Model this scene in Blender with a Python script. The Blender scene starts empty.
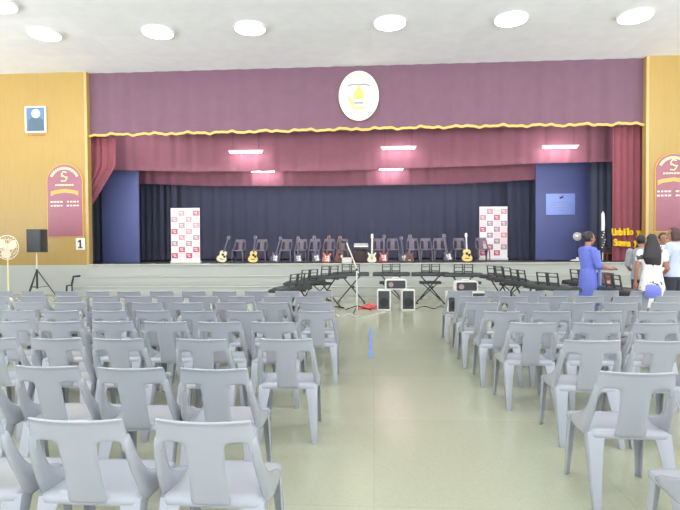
import bpy, bmesh, math, random
from mathutils import Matrix, Vector, Euler
random.seed(11)
R = math.radians
S = bpy.context.scene
COL = S.collection
# ---------------------------------------------------------------- camera
FPX = 523.0
CAM = Vector((0, 0, 1.52))
ROT = Matrix.Rotation(R(3.6), 3, 'Z') @ Matrix.Rotation(R(90 - 1.2), 3, 'X') @ Matrix.Rotation(R(-0.38), 3, 'Z')
cd = bpy.data.cameras.new('camera'); cam = bpy.data.objects.new('camera', cd); COL.objects.link(cam)
cam.matrix_world = Matrix.Translation(CAM) @ ROT.to_4x4()
cd.sensor_width = 36.0; cd.lens = 36.0 * FPX / 680.0; cd.clip_start = 0.05; cd.clip_end = 200
S.camera = cam

def ray(px, py):
    return ROT @ Vector(((px - 340) / FPX, -(py - 255) / FPX, -1))
def at_y(px, py, Y):
    d = ray(px, py); return CAM + d * (Y / d.y)
def at_z(px, py, Z):
    d = ray(px, py); return CAM + d * ((Z - CAM.z) / d.z)

# ---------------------------------------------------------------- materials
def lin(c):
    c = c / 255.0
    return c / 12.92 if c <= 0.04045 else ((c + 0.055) / 1.055) ** 2.4
def rgb(t): return (lin(t[0]), lin(t[1]), lin(t[2]), 1)

def mat(name, c, rough=0.5, spec=0.5, metal=0.0, var=0.06, scale=6.0, bump=0.0, bscale=40.0, coat=0.0, sheen=0.0, stretch=None):
    m = bpy.data.materials.new(name); m.use_nodes = True
    nt = m.node_tree; b = nt.nodes['Principled BSDF']
    b.inputs['Roughness'].default_value = rough
    b.inputs['Specular IOR Level'].default_value = spec
    b.inputs['Metallic'].default_value = metal
    if coat: b.inputs['Coat Weight'].default_value = coat; b.inputs['Coat Roughness'].default_value = 0.12
    if sheen: b.inputs['Sheen Weight'].default_value = sheen
    tc = nt.nodes.new('ShaderNodeTexCoord'); mp = nt.nodes.new('ShaderNodeMapping')
    nt.links.new(tc.outputs['Object'], mp.inputs['Vector'])
    if stretch: mp.inputs['Scale'].default_value = stretch
    nz = nt.nodes.new('ShaderNodeTexNoise'); nz.inputs['Scale'].default_value = scale; nz.inputs['Detail'].default_value = 4
    nt.links.new(mp.outputs['Vector'], nz.inputs['Vector'])
    mx = nt.nodes.new('ShaderNodeMix'); mx.data_type = 'RGBA'
    col = rgb(c)
    mx.inputs['A'].default_value = tuple(max(0, v * (1 - var)) for v in col[:3]) + (1,)
    mx.inputs['B'].default_value = tuple(min(1, v * (1 + var)) for v in col[:3]) + (1,)
    nt.links.new(nz.outputs['Fac'], mx.inputs['Factor'])
    nt.links.new(mx.outputs['Result'], b.inputs['Base Color'])
    if bump:
        n2 = nt.nodes.new('ShaderNodeTexNoise'); n2.inputs['Scale'].default_value = bscale
        nt.links.new(mp.outputs['Vector'], n2.inputs['Vector'])
        bp = nt.nodes.new('ShaderNodeBump'); bp.inputs['Strength'].default_value = bump; bp.inputs['Distance'].default_value = 0.02
        nt.links.new(n2.outputs['Fac'], bp.inputs['Height']); nt.links.new(bp.outputs['Normal'], b.inputs['Normal'])
    return m

def emit(name, c, strength):
    m = bpy.data.materials.new(name); m.use_nodes = True
    b = m.node_tree.nodes['Principled BSDF']
    b.inputs['Base Color'].default_value = rgb(c)
    b.inputs['Emission Color'].default_value = rgb(c); b.inputs['Emission Strength'].default_value = strength
    return m

def floor_mat():
    m = mat('polished_floor', (171, 173, 152), rough=0.13, spec=0.5, var=0.05, scale=0.6)
    nt = m.node_tree; b = nt.nodes['Principled BSDF']
    mx = next(n for n in nt.nodes if n.type == 'MIX')
    tc = next(n for n in nt.nodes if n.type == 'TEX_COORD')
    br = nt.nodes.new('ShaderNodeTexBrick'); br.offset = 0.0; br.inputs['Scale'].default_value = 1.0
    br.inputs['Brick Width'].default_value = 1.5; br.inputs['Row Height'].default_value = 1.5
    br.inputs['Mortar Size'].default_value = 0.008; br.inputs['Mortar Smooth'].default_value = 0.6
    br.inputs['Color1'].default_value = (1, 1, 1, 1); br.inputs['Color2'].default_value = (0.93, 0.95, 0.92, 1); br.inputs['Mortar'].default_value = (0.90, 0.91, 0.89, 1)
    nt.links.new(tc.outputs['Object'], br.inputs['Vector'])
    sp = nt.nodes.new('ShaderNodeTexVoronoi'); sp.inputs['Scale'].default_value = 90
    nt.links.new(tc.outputs['Object'], sp.inputs['Vector'])
    cr = nt.nodes.new('ShaderNodeMapRange'); cr.inputs['To Min'].default_value = 0.94; cr.inputs['To Max'].default_value = 1.03
    nt.links.new(sp.outputs['Color'], cr.inputs['Value'])
    m1 = nt.nodes.new('ShaderNodeMix'); m1.data_type = 'RGBA'; m1.blend_type = 'MULTIPLY'; m1.inputs['Factor'].default_value = 1
    m2 = nt.nodes.new('ShaderNodeMix'); m2.data_type = 'RGBA'; m2.blend_type = 'MULTIPLY'; m2.inputs['Factor'].default_value = 1
    nt.links.new(mx.outputs['Result'], m1.inputs['A']); nt.links.new(br.outputs['Color'], m1.inputs['B'])
    nt.links.new(m1.outputs['Result'], m2.inputs['A']); nt.links.new(cr.outputs['Result'], m2.inputs['B'])
    nt.links.new(m2.outputs['Result'], b.inputs['Base Color'])
    nz = nt.nodes.new('ShaderNodeTexNoise'); nz.inputs['Scale'].default_value = 1.7; nz.inputs['Detail'].default_value = 5
    nt.links.new(tc.outputs['Object'], nz.inputs['Vector'])
    r2 = nt.nodes.new('ShaderNodeMapRange'); r2.inputs['To Min'].default_value = 0.09; r2.inputs['To Max'].default_value = 0.24
    nt.links.new(nz.outputs['Fac'], r2.inputs['Value']); nt.links.new(r2.outputs['Result'], b.inputs['Roughness'])
    return m

def panel_mat(name, c, w, h, mortar, rough, spec=0.5, grain=None, msize=0.006):
    m = mat(name, c, rough=rough, spec=spec, var=0.07, scale=3.0, stretch=grain)
    nt = m.node_tree; b = nt.nodes['Principled BSDF']
    mx = next(n for n in nt.nodes if n.type == 'MIX'); tc = next(n for n in nt.nodes if n.type == 'TEX_COORD')
    mp = nt.nodes.new('ShaderNodeMapping'); nt.links.new(tc.outputs['Object'], mp.inputs['Vector'])
    if grain: mp.inputs['Rotation'].default_value = (R(-90), 0, 0)
    br = nt.nodes.new('ShaderNodeTexBrick'); br.offset = 0.0; br.inputs['Scale'].default_value = 1.0
    br.inputs['Brick Width'].default_value = w; br.inputs['Row Height'].default_value = h
    br.inputs['Mortar Size'].default_value = msize; br.inputs['Mortar Smooth'].default_value = 0.5
    br.inputs['Color1'].default_value = (1, 1, 1, 1); br.inputs['Color2'].default_value = (0.95, 0.95, 0.95, 1)
    br.inputs['Mortar'].default_value = (mortar, mortar, mortar, 1)
    nt.links.new(mp.outputs['Vector'], br.inputs['Vector'])
    m1 = nt.nodes.new('ShaderNodeMix'); m1.data_type = 'RGBA'; m1.blend_type = 'MULTIPLY'; m1.inputs['Factor'].default_value = 1
    nt.links.new(mx.outputs['Result'], m1.inputs['A']); nt.links.new(br.outputs['Color'], m1.inputs['B'])
    nt.links.new(m1.outputs['Result'], b.inputs['Base Color'])
    return m

M = dict(
    floor=floor_mat(),
    ceiling=panel_mat('white_ceiling_board', (244, 246, 252), 2.4, 1.2, 0.97, 0.8),
    wood=panel_mat('varnished_yellow_wood', (180, 150, 87), 1.2, 2.4, 0.93, 0.24, 0.5, grain=(6, 6, 0.6)),
    trim=mat('pale_wood_trim', (208, 176, 118), 0.35),
    plaster=mat('white_plaster', (228, 226, 220), 0.8),
    stagefront=mat('grey_green_paint', (184, 187, 182), 0.45, var=0.05, scale=1.2, stretch=(1, 1, 6)),
    nosing=mat('pale_step_nosing', (206, 208, 196), 0.4),
    stagefloor=mat('dark_stage_boards', (84, 80, 92), 0.45, var=0.15, scale=2, stretch=(8, 1, 1)),
    burgundy=mat('burgundy_velvet', (118, 88, 103), 0.85, 0.2, var=0.10, scale=3, sheen=0.35, bump=0.1, bscale=120),  # haze is mixed into the base colours of stage cloths and blue panel
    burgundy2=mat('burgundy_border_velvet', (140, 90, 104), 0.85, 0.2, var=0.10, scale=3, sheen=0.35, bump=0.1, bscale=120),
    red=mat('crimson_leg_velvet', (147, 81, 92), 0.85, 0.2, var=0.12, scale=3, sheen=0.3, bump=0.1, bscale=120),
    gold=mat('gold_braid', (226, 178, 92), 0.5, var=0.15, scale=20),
    navy=mat('navy_velvet', (92, 94, 116), 0.9, 0.15, var=0.08, scale=2, sheen=0.3, bump=0.1, bscale=120),  # lighter and greyer than navy cloth, carrying painted haze
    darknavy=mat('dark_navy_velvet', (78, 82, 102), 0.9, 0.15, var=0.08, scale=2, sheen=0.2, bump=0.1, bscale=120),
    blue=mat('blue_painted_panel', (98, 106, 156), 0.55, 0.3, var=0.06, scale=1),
    plastic=mat('grey_chair_plastic', (163, 167, 175), 0.2, 0.5, var=0.03, scale=5),
    plastic2=mat('mauve_grey_chair_plastic', (118, 108, 120), 0.4, 0.4, var=0.05, scale=5),
    black=mat('black_plastic', (60, 64, 65), 0.4),
    dark=mat('dark_metal', (52, 54, 58), 0.4, metal=0.3),
    grille=mat('speaker_grille', (74, 76, 80), 0.6, bump=0.5, bscale=300),
    white=mat('white_plastic', (238, 236, 230), 0.4),
    cream=mat('cream_paint', (246, 236, 214), 0.45),
    ivory=mat('ivory_oval_face', (218, 208, 196), 0.5, var=0.02),
    yellow=mat('yellow_paint', (222, 208, 104), 0.5),
    paleyellow=mat('pale_yellow_paint', (246, 236, 180), 0.5),
    letter=mat('bright_yellow_foam', (250, 206, 24), 0.55, var=0.04),
    boardred=mat('plum_lacquer', (164, 104, 120), 0.4, var=0.05),
    greyink=mat('grey_ink', (150, 150, 160), 0.6),
    ink=mat('dark_ink', (40, 42, 70), 0.6),
    bannerwhite=mat('banner_white', (250, 246, 246), 0.5, var=0.01),
    bannerpale=mat('banner_pale_pink', (248, 222, 224), 0.5, var=0.02),
    bannerpink=mat('banner_dull_pink', (214, 150, 160), 0.5, var=0.05),
    bannerred=mat('banner_red', (204, 96, 118), 0.5, var=0.05),
    bannergrey=mat('banner_grey_pink', (178, 150, 158), 0.5, var=0.05),
    spruce=mat('pale_spruce_top', (240, 228, 190), 0.3, var=0.05),
    honey=mat('honey_spruce_top', (238, 208, 120), 0.3, var=0.08),
    mahog=mat('mahogany', (120, 74, 58), 0.35, var=0.15, stretch=(6, 6, 1)),
    orange=mat('orange_lacquer', (220, 120, 96), 0.3),
    redlac=mat('red_lacquer', (214, 92, 92), 0.3),
    greylac=mat('dark_grey_lacquer', (96, 96, 116), 0.3),
    hole=mat('dark_sound_hole', (50, 44, 44), 0.7),
    signblue=mat('pale_blue_board', (150, 172, 245), 0.4, var=0.03),
    picblue=mat('blue_grey_picture', (104, 136, 172), 0.35, var=0.2, scale=4),
    picdark=mat('slate_picture_figure', (84, 108, 122), 0.5, var=0.1),
    picpale=mat('pale_picture_head', (226, 226, 238), 0.5, var=0.05),
    redink=mat('red_brown_ink', (178, 104, 76), 0.6),
    redcloth=mat('red_cloth', (226, 92, 96), 0.8),
    bluetape=mat('blue_tape', (112, 150, 220), 0.4),
    skin=mat('brown_skin', (172, 124, 104), 0.5, var=0.05),
    hair=mat('black_hair', (46, 40, 44), 0.45, var=0.2, scale=30),
    hairbrown=mat('dark_brown_hair', (84, 56, 56), 0.45, var=0.2, scale=30),
    bluecloth=mat('royal_blue_cotton', (112, 124, 214), 0.8, var=0.07, bump=0.2, bscale=30),
    skycloth=mat('light_blue_scarf', (160, 190, 240), 0.8),
    greycloth=mat('grey_shirt_cotton', (160, 160, 170), 0.85, var=0.06, bump=0.2, bscale=30),
    darkcloth=mat('charcoal_trousers', (62, 64, 78), 0.85),
    shirt=mat('pale_blue_shirt', (202, 212, 240), 0.8, var=0.04, bump=0.2, bscale=30),
    eyewhite=mat('eye', (60, 46, 44), 0.3),
    lips=mat('lips', (150, 84, 84), 0.5),
    brownbox=mat('dark_brown_cabinet', (92, 70, 72), 0.5, var=0.1),
    lamp=emit('lamp_glow', (255, 255, 255), 14.0),
    tube=emit('tube_glow', (255, 240, 244), 9.0),
    bluebag=mat('violet_blue_fabric', (120, 128, 214), 0.7),
)
# white dress with dark flowers
def floral():
    m = mat('white_floral_cotton', (244, 240, 234), 0.8, var=0.02)
    nt = m.node_tree; b = nt.nodes['Principled BSDF']; mx = next(n for n in nt.nodes if n.type == 'MIX'); tc = next(n for n in nt.nodes if n.type == 'TEX_COORD')
    v = nt.nodes.new('ShaderNodeTexNoise'); v.inputs['Scale'].default_value = 9; v.inputs['Detail'].default_value = 3
    nt.links.new(tc.outputs['Object'], v.inputs['Vector'])
    cr = nt.nodes.new('ShaderNodeValToRGB'); cr.color_ramp.elements[0].position = 0.57; cr.color_ramp.elements[1].position = 0.60
    nt.links.new(v.outputs['Fac'], cr.inputs['Fac'])
    m2 = nt.nodes.new('ShaderNodeMix'); m2.data_type = 'RGBA'; m2.inputs['B'].default_value = rgb((80, 84, 84))
    nt.links.new(cr.outputs['Color'], m2.inputs['Factor']); nt.links.new(mx.outputs['Result'], m2.inputs['A'])
    nt.links.new(m2.outputs['Result'], b.inputs['Base Color'])
    return m
M['floral'] = floral()

# ---------------------------------------------------------------- mesh builder
class MB:
    def __init__(s): s.bm = bmesh.new(); s.mi = 0
    def _n(s, n0):
        s.bm.faces.ensure_lookup_table()
        for f in s.bm.faces[n0:]: f.material_index = s.mi
    def box(s, c, d, rot=None, taper=None):
        n0 = len(s.bm.faces); vs = []
        rm = Euler(rot).to_matrix() if rot else None
        for dz in (-.5, .5):
            for dx, dy in ((-.5, -.5), (.5, -.5), (.5, .5), (-.5, .5)):
                k = taper if (taper and dz > 0) else 1
                v = Vector((dx * d[0] * k, dy * d[1] * k, dz * d[2]))
                if rm: v = rm @ v
                vs.append(s.bm.verts.new(v + Vector(c)))
        for q in ((3, 2, 1, 0), (4, 5, 6, 7), (0, 1, 5, 4), (1, 2, 6, 5), (2, 3, 7, 6), (3, 0, 4, 7)):
            s.bm.faces.new([vs[i] for i in q])
        s._n(n0); return s
    def rings(s, rr, cap=True, closed=True):
        n0 = len(s.bm.faces); R0 = [[s.bm.verts.new(p) for p in r] for r in rr]
        n = len(rr[0])
        for a, b in zip(R0, R0[1:]):
            for i in range(n if closed else n - 1):
                j = (i + 1) % n; s.bm.faces.new((a[i], a[j], b[j], b[i]))
        if cap: s.bm.faces.new(R0[0][::-1]); s.bm.faces.new(R0[-1])
        s._n(n0); return s
    def tube(s, pts, r, seg=8, cap=True):
        pts = [Vector(p) for p in pts]; rr = r if isinstance(r, (list, tuple)) else [r] * len(pts)
        out = []; up = None
        for i, p in enumerate(pts):
            t = (pts[min(i + 1, len(pts) - 1)] - pts[max(i - 1, 0)]).normalized()
            if up is None:
                up = Vector((0, 0, 1)) if abs(t.z) < .9 else Vector((1, 0, 0))
            a = t.cross(up); 
            if a.length < 1e-5: a = t.orthogonal()
            a.normalize(); b = a.cross(t).normalized(); up = b
            out.append([p + (a * math.cos(2 * math.pi * k / seg) + b * math.sin(2 * math.pi * k / seg)) * rr[i] for k in range(seg)])
        return s.rings(out, cap)
    def ell(s, c, r, seg=14, rin=9):
        n0 = len(s.bm.faces)
        res = bmesh.ops.create_uvsphere(s.bm, u_segments=seg, v_segments=rin, radius=1)
        for v in res['verts']: v.co = Vector((v.co.x * r[0], v.co.y * r[1], v.co.z * r[2])) + Vector(c)
        s._n(n0); return s
    def prism(s, poly, y0, y1):
        """outline in x,z extruded along y"""
        return s.rings([[(x, y0, z) for x, z in poly], [(x, y1, z) for x, z in poly]])
    def prism_x(s, poly, x0, x1):
        return s.rings([[(x0, y, z) for y, z in poly], [(x1, y, z) for y, z in poly]])
    def prism_z(s, poly, z0, z1):
        return s.rings([[(x, y, z0) for x, y in poly], [(x, y, z1) for x, y in poly]])
    def lathe(s, prof, seg=24, c=(0, 0, 0)):
        return s.rings([[(c[0] + r * math.cos(2 * math.pi * k / seg), c[1] + r * math.sin(2 * math.pi * k / seg), c[2] + z) for k in range(seg)] for r, z in prof])
    def loft(s, secs, seg=20):
        return s.rings([[(cx + rx * math.cos(2 * math.pi * k / seg), cy + ry * math.sin(2 * math.pi * k / seg), z) for k in range(seg)] for cx, cy, z, rx, ry in secs])
    def cap(s, a, b, ra, rb, seg=10):
        s.tube([a, b], [ra, rb], seg); s.ell(a, (ra,) * 3, 10, 7); s.ell(b, (rb,) * 3, 10, 7); return s
    def build(s, name, mats, parent=None, bevel=0, smooth=True, mods=None, ang=40):
        me = bpy.data.meshes.new(name)
        bmesh.ops.recalc_face_normals(s.bm, faces=s.bm.faces)
        s.bm.to_mesh(me); s.bm.free()
        if not isinstance(mats, (list, tuple)): mats = [mats]
        for m in mats: me.materials.append(m)
        o = bpy.data.objects.new(name, me); COL.objects.link(o)
        if bevel:
            b = o.modifiers.new('b', 'BEVEL'); b.width = bevel; b.segments = 2; b.limit_method = 'ANGLE'; b.angle_limit = R(40)
        for kind, kw in (mods or []):
            md = o.modifiers.new(kind, kind)
            for k, v in kw.items(): setattr(md, k, v)
        if bevel or mods:
            dg = bpy.context.evaluated_depsgraph_get()
            nm = bpy.data.meshes.new_from_object(o.evaluated_get(dg))
            o.modifiers.clear(); o.data = nm; bpy.data.meshes.remove(me); nm.name = name
        if smooth:
            o.data.shade_smooth()
            bm = bmesh.new(); bm.from_mesh(o.data)
            for e in bm.edges:
                if len(e.link_faces) == 2 and e.calc_face_angle(0) > R(ang): e.smooth = False
            bm.to_mesh(o.data); bm.free()
        if parent: o.parent = parent
        return o

def tag(o, label=None, cat=None, group=None, kind=None):
    if label: o['label'] = label
    if cat: o['category'] = cat
    if group: o['group'] = group
    if kind: o['kind'] = kind
    return o
def thing(name, label, cat, loc=(0, 0, 0), rz=0, group=None, scale=1):
    o = bpy.data.objects.new(name, None); COL.objects.link(o); o.empty_display_size = .1
    o.location = loc; o.rotation_euler = (0, 0, rz); o.scale = (scale,) * 3
    return tag(o, label, cat, group)
def struct(o): o['kind'] = 'structure'; return o
def copy_tree(o, parent=None):
    c = o.copy(); COL.objects.link(c)
    if parent: c.parent = parent
    for ch in list(o.children): copy_tree(ch, c)
    return c
def text_poly(mb_name, txt, size, depth, material, parent, loc, rot, align='CENTER'):
    cu = bpy.data.curves.new(mb_name, 'FONT'); cu.body = txt; cu.size = size; cu.extrude = depth; cu.align_x = align; cu.align_y = 'CENTER'; cu.offset = size * .03 if txt != '1' else 0
    t = bpy.data.objects.new('tmp', cu); COL.objects.link(t)
    dg = bpy.context.evaluated_depsgraph_get(); me = bpy.data.meshes.new_from_object(t.evaluated_get(dg))
    bpy.data.objects.remove(t); me.materials.clear(); me.materials.append(material)
    o = bpy.data.objects.new(mb_name, me); COL.objects.link(o); o.location = loc; o.rotation_euler = rot; o.parent = parent
    return o

# ---------------------------------------------------------------- the hall
WY = 15.8            # plane of the stage wall
SH = 0.92            # stage height
CZ = at_y(366, 64, WY).z      # ceiling height
XL = at_y(88.5, 200, WY).x; XR = at_y(645.5, 200, WY).x
HX0, HX1 = -16.5, 16.0
BY = 20.6            # backdrop
o = struct(MB().box(((HX0 + HX1) / 2, 4.0, -.05), (HX1 - HX0, 24, .1)).build('floor', M['floor'], smooth=False))
o = struct(MB().box(((HX0 + HX1) / 2, 3.95, CZ + .05), (HX1 - HX0, 24.1, .1)).build('ceiling', M['ceiling'], smooth=False))
struct(MB().box(((HX0 + XL) / 2, WY + .1, (SH + CZ) / 2), (XL - HX0, .2, CZ - SH)).build('wall_stage_left', M['wood'], smooth=False))
struct(MB().box(((HX1 + XR) / 2, WY + .1, (SH + CZ) / 2), (HX1 - XR, .2, CZ - SH)).build('wall_stage_right', M['wood'], smooth=False))
struct(MB().box((XL - .04, WY - .012, (SH + CZ) / 2), (.08, .024, CZ - SH)).build('trim_1', M['trim'], bevel=.004))
struct(MB().box((XR + .04, WY - .012, (SH + CZ) / 2), (.08, .024, CZ - SH)).build('trim_2', M['trim'], bevel=.004))
# side walls with broad window openings for daylight (both outside the frame)
for nm, x in (('wall_left', HX0 - .1), ('wall_right', HX1 + .1)):
    w = MB(); w.box((x, 4, .6), (.2, 24, 1.2)); w.box((x, 4, (4.6 + CZ) / 2), (.2, 24, CZ - 4.6))
    for y in (-7.7, -2, 4, 10, 15.0): w.box((x, y, 2.9), (.2, .6 if y < 15 else 1.8, 3.4))
    struct(w.build(nm, M['plaster'], smooth=False))
# stage
st = MB()
st.box(((HX0 + HX1) / 2, WY + .06, SH / 2), (HX1 - HX0, .12, SH))
struct(st.build('wall_stage_front', M['stagefront'], smooth=False))
sx0 = at_y(76, 280, WY - .4).x; sx1 = at_y(660, 280, WY - .4).x
struct(MB().box(((XL + XR) / 2, (WY + BY + .5) / 2 + .06, SH / 2 - .01), (XR - XL + 5, BY + .5 - WY - .12, SH - .02)).build('floor_stage', M['stagefloor'], smooth=False))
struct(MB().box(((XL + XR) / 2, WY + .09, SH + .0), (XR - XL, .26, .03)).build('trim_3', M['nosing'], bevel=.006))
b = MB()
b.box(((sx0 + sx1) / 2, WY - .3, .14), (sx1 - sx0, .6, .28)); b.box(((sx0 + sx1) / 2, WY - .15, .43), (sx1 - sx0, .3, .3))
struct(b.build('floor_steps', M['stagefront'], bevel=.01))
b = MB()
b.box(((sx0 + sx1) / 2, WY - .6, .28), (sx1 - sx0, .05, .025)); b.box(((sx0 + sx1) / 2, WY - .3, .58), (sx1 - sx0, .05, .025))
struct(b.build('trim_4', M['nosing'], bevel=.005))
# stage house shell
b = MB()
b.box((XL - 2.6, (WY + BY) / 2 + .3, CZ / 2), (.2, BY - WY + .4, CZ)); b.box((XR + 2.6, (WY + BY) / 2 + .3, CZ / 2), (.2, BY - WY + .4, CZ))
b.box(((XL + XR) / 2, BY + .6, CZ / 2), (XR - XL + 5.4, .2, CZ)); b.box(((XL + XR) / 2, (WY + BY) / 2 + .5, CZ + .1), (XR - XL + 5.4, BY - WY + .2, .2))
struct(b.build('wall_stage_house', M['darknavy'], smooth=False))

# ---------------------------------------------------------------- curtains
def curtain(name, material, label, Y, x0, x1, zt, zb, wl=.3, amp=.06, nz=8, group=None, step=.05, cat='curtain', sub=None):
    """hanging cloth: x0/x1 may be functions of z-fraction; zb may be a function of x"""
    fx0 = x0 if callable(x0) else (lambda t: x0); fx1 = x1 if callable(x1) else (lambda t: x1)
    fzb = zb if callable(zb) else (lambda x: zb)
    W = abs(fx1(1) - fx0(1)); n = max(8, int(W / step)); bm = bmesh.new(); g = []
    ph = random.random() * 6; phs = [ph + random.uniform(-.5, .5) for _ in range(60)]
    for j in range(nz + 1):
        t = 1 - j / nz; row = []
        for i in range(n + 1):
            u = i / n; xr = fx0(1) + u * W; x = fx0(t) + u * (fx1(t) - fx0(t))
            z = zt * t + fzb(xr) * (1 - t)
            q = xr / wl
            y = Y + amp * (math.sin(2 * math.pi * q + ph) + .45 * math.sin(2 * math.pi * q * 1.7 + 2 * ph + .5 * math.sin(q))) * (.75 + .25 * (1 - t))
            row.append(bm.verts.new((x, y, z)))
        g.append(row)
    for a, b_ in zip(g, g[1:]):
        for i in range(n): bm.faces.new((a[i], a[i + 1], b_[i + 1], b_[i]))
    m = MB(); m.bm.free(); m.bm = bm
    o = m.build(name, material, mods=[('SOLIDIFY', dict(thickness=.012))], ang=80)
    return tag(o, label, cat, group)
def X(px, Y, py=200): return at_y(px, py, Y).x
def Zp(px, py, Y): return at_y(px, py, Y).z
def hang(pts, Y):
    """piecewise-linear lower edge from (px, py) photo points at depth Y, with a little sag"""
    P = [at_y(a, b_, Y) for a, b_ in pts]
    def f(x):
        if x <= P[0].x: return P[0].z
        for p, q in zip(P, P[1:]):
            if x <= q.x:
                t = (x - p.x) / (q.x - p.x); return p.z + t * (q.z - p.z)
        return P[-1].z
    return f
YV = WY + .16
vb = hang([(88, 136.5), (190, 134.5), (330, 131), (480, 127.5), (560, 126.5), (646, 125)], YV)
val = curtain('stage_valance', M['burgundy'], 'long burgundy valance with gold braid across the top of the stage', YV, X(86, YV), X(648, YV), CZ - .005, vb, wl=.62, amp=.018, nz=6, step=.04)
# gold braid (part of the valance)
pts = []; x = X(90, YV)
while x < X(645, YV):
    pts.append((x, YV - .055, vb(x) + .03 + .02 * math.sin(x * 5.3) + .018 * math.sin(x * 13.1 + 1) + .012 * math.sin(x * 23))); x += .06
gb = MB(); gb.rings([[(p[0], p[1] - .018, p[2] - .035), (p[0], p[1] - .018, p[2] + .035), (p[0], p[1] + .02, p[2] + .035), (p[0], p[1] + .02, p[2] - .035)] for p in pts])
go = gb.build('gold_braid', M['gold'], val); go['label'] = 'wavy gold braid'
YB = WY + 1.35
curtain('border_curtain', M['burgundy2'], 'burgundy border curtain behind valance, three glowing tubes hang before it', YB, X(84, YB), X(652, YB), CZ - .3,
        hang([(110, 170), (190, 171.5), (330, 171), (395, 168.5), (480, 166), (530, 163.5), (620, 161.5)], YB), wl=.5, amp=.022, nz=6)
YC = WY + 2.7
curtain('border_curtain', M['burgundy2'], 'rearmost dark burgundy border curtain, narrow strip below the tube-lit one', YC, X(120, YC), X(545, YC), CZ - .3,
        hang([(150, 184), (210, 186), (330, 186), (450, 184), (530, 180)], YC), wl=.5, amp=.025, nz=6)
# crimson leg, pulled aside at stage left
YL = WY + .45
zt = CZ - .4
zA = Zp(113, 166, YL); zB = Zp(91, 211, YL)
def legx(t):
    z = SH + t * (zt - SH)
    a, b_ = X(116, YL), X(89, YL)
    if z > zA: return a
    if z < zB: return b_
    return b_ + (a - b_) * ((z - zB) / (zA - zB)) ** 1.0
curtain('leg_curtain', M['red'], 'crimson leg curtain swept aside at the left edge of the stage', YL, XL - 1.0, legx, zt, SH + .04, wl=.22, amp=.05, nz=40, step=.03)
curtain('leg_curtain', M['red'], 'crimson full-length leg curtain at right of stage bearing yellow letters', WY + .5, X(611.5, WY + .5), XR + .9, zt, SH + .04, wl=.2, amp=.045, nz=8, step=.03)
# navy legs and backdrop
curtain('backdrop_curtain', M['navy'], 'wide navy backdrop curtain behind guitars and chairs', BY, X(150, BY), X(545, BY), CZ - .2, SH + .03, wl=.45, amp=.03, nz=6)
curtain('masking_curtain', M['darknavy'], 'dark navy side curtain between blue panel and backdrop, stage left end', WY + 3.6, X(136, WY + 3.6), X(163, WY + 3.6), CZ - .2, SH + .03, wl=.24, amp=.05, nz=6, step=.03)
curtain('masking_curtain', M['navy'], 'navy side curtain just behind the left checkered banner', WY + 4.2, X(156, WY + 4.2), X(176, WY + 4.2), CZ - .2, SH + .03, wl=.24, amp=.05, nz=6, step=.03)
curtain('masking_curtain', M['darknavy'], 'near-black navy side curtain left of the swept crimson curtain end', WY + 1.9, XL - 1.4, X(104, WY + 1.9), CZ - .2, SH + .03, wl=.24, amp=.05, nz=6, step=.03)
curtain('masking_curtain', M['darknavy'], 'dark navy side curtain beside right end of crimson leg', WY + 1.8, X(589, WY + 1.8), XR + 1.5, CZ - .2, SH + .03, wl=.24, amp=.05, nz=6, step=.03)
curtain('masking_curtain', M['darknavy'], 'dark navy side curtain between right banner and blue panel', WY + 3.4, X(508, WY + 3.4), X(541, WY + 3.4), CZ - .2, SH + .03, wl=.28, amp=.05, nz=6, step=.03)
m = MB(); a, b_ = X(102, WY + 1.7), X(139, WY + 1.7)
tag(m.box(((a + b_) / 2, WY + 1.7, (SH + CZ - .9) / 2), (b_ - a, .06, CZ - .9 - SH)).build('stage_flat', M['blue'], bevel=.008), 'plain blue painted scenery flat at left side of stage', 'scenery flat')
m = MB(); a, b_ = X(535.5, WY + 2.6), X(591, WY + 2.6)
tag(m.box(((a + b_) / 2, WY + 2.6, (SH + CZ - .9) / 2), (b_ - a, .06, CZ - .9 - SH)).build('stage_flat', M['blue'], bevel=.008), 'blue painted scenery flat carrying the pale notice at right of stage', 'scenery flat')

# notice board on the blue flat
YN = WY + 2.55
p0, p1 = at_y(546, 215, YN), at_y(575, 193.5, YN)
t = thing('notice_board', 'pale blue rectangular notice with dark emblem on blue scenery flat', 'notice', ((p0.x + p1.x) / 2, YN, (p0.z + p1.z) / 2))
w, h = p1.x - p0.x, p1.z - p0.z
MB().box((0, 0, 0), (w, .03, h)).build('panel', M['signblue'], t, bevel=.004)
m = MB(); m.prism([(-.06, .22), (.02, .26), (.10, .31), (.06, .24), (.12, .22), (.02, .20), (-.04, .17), (-.02, .215)], -.024, -.014); m.build('emblem', M['ink'], t, smooth=False)
for k, (z, l) in enumerate(((.06, .6), (-.02, .66), (-.12, .4), (-.2, .3))):
    m = MB(); m.mi = 0; xx = -l / 2
    while xx < l / 2:
        ww = random.uniform(.03, .07); m.box((xx + ww / 2, -.018, z), (ww, .006, .016)); xx += ww + .018
    m.build('text_line', M['greyink'], t, smooth=False)

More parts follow.
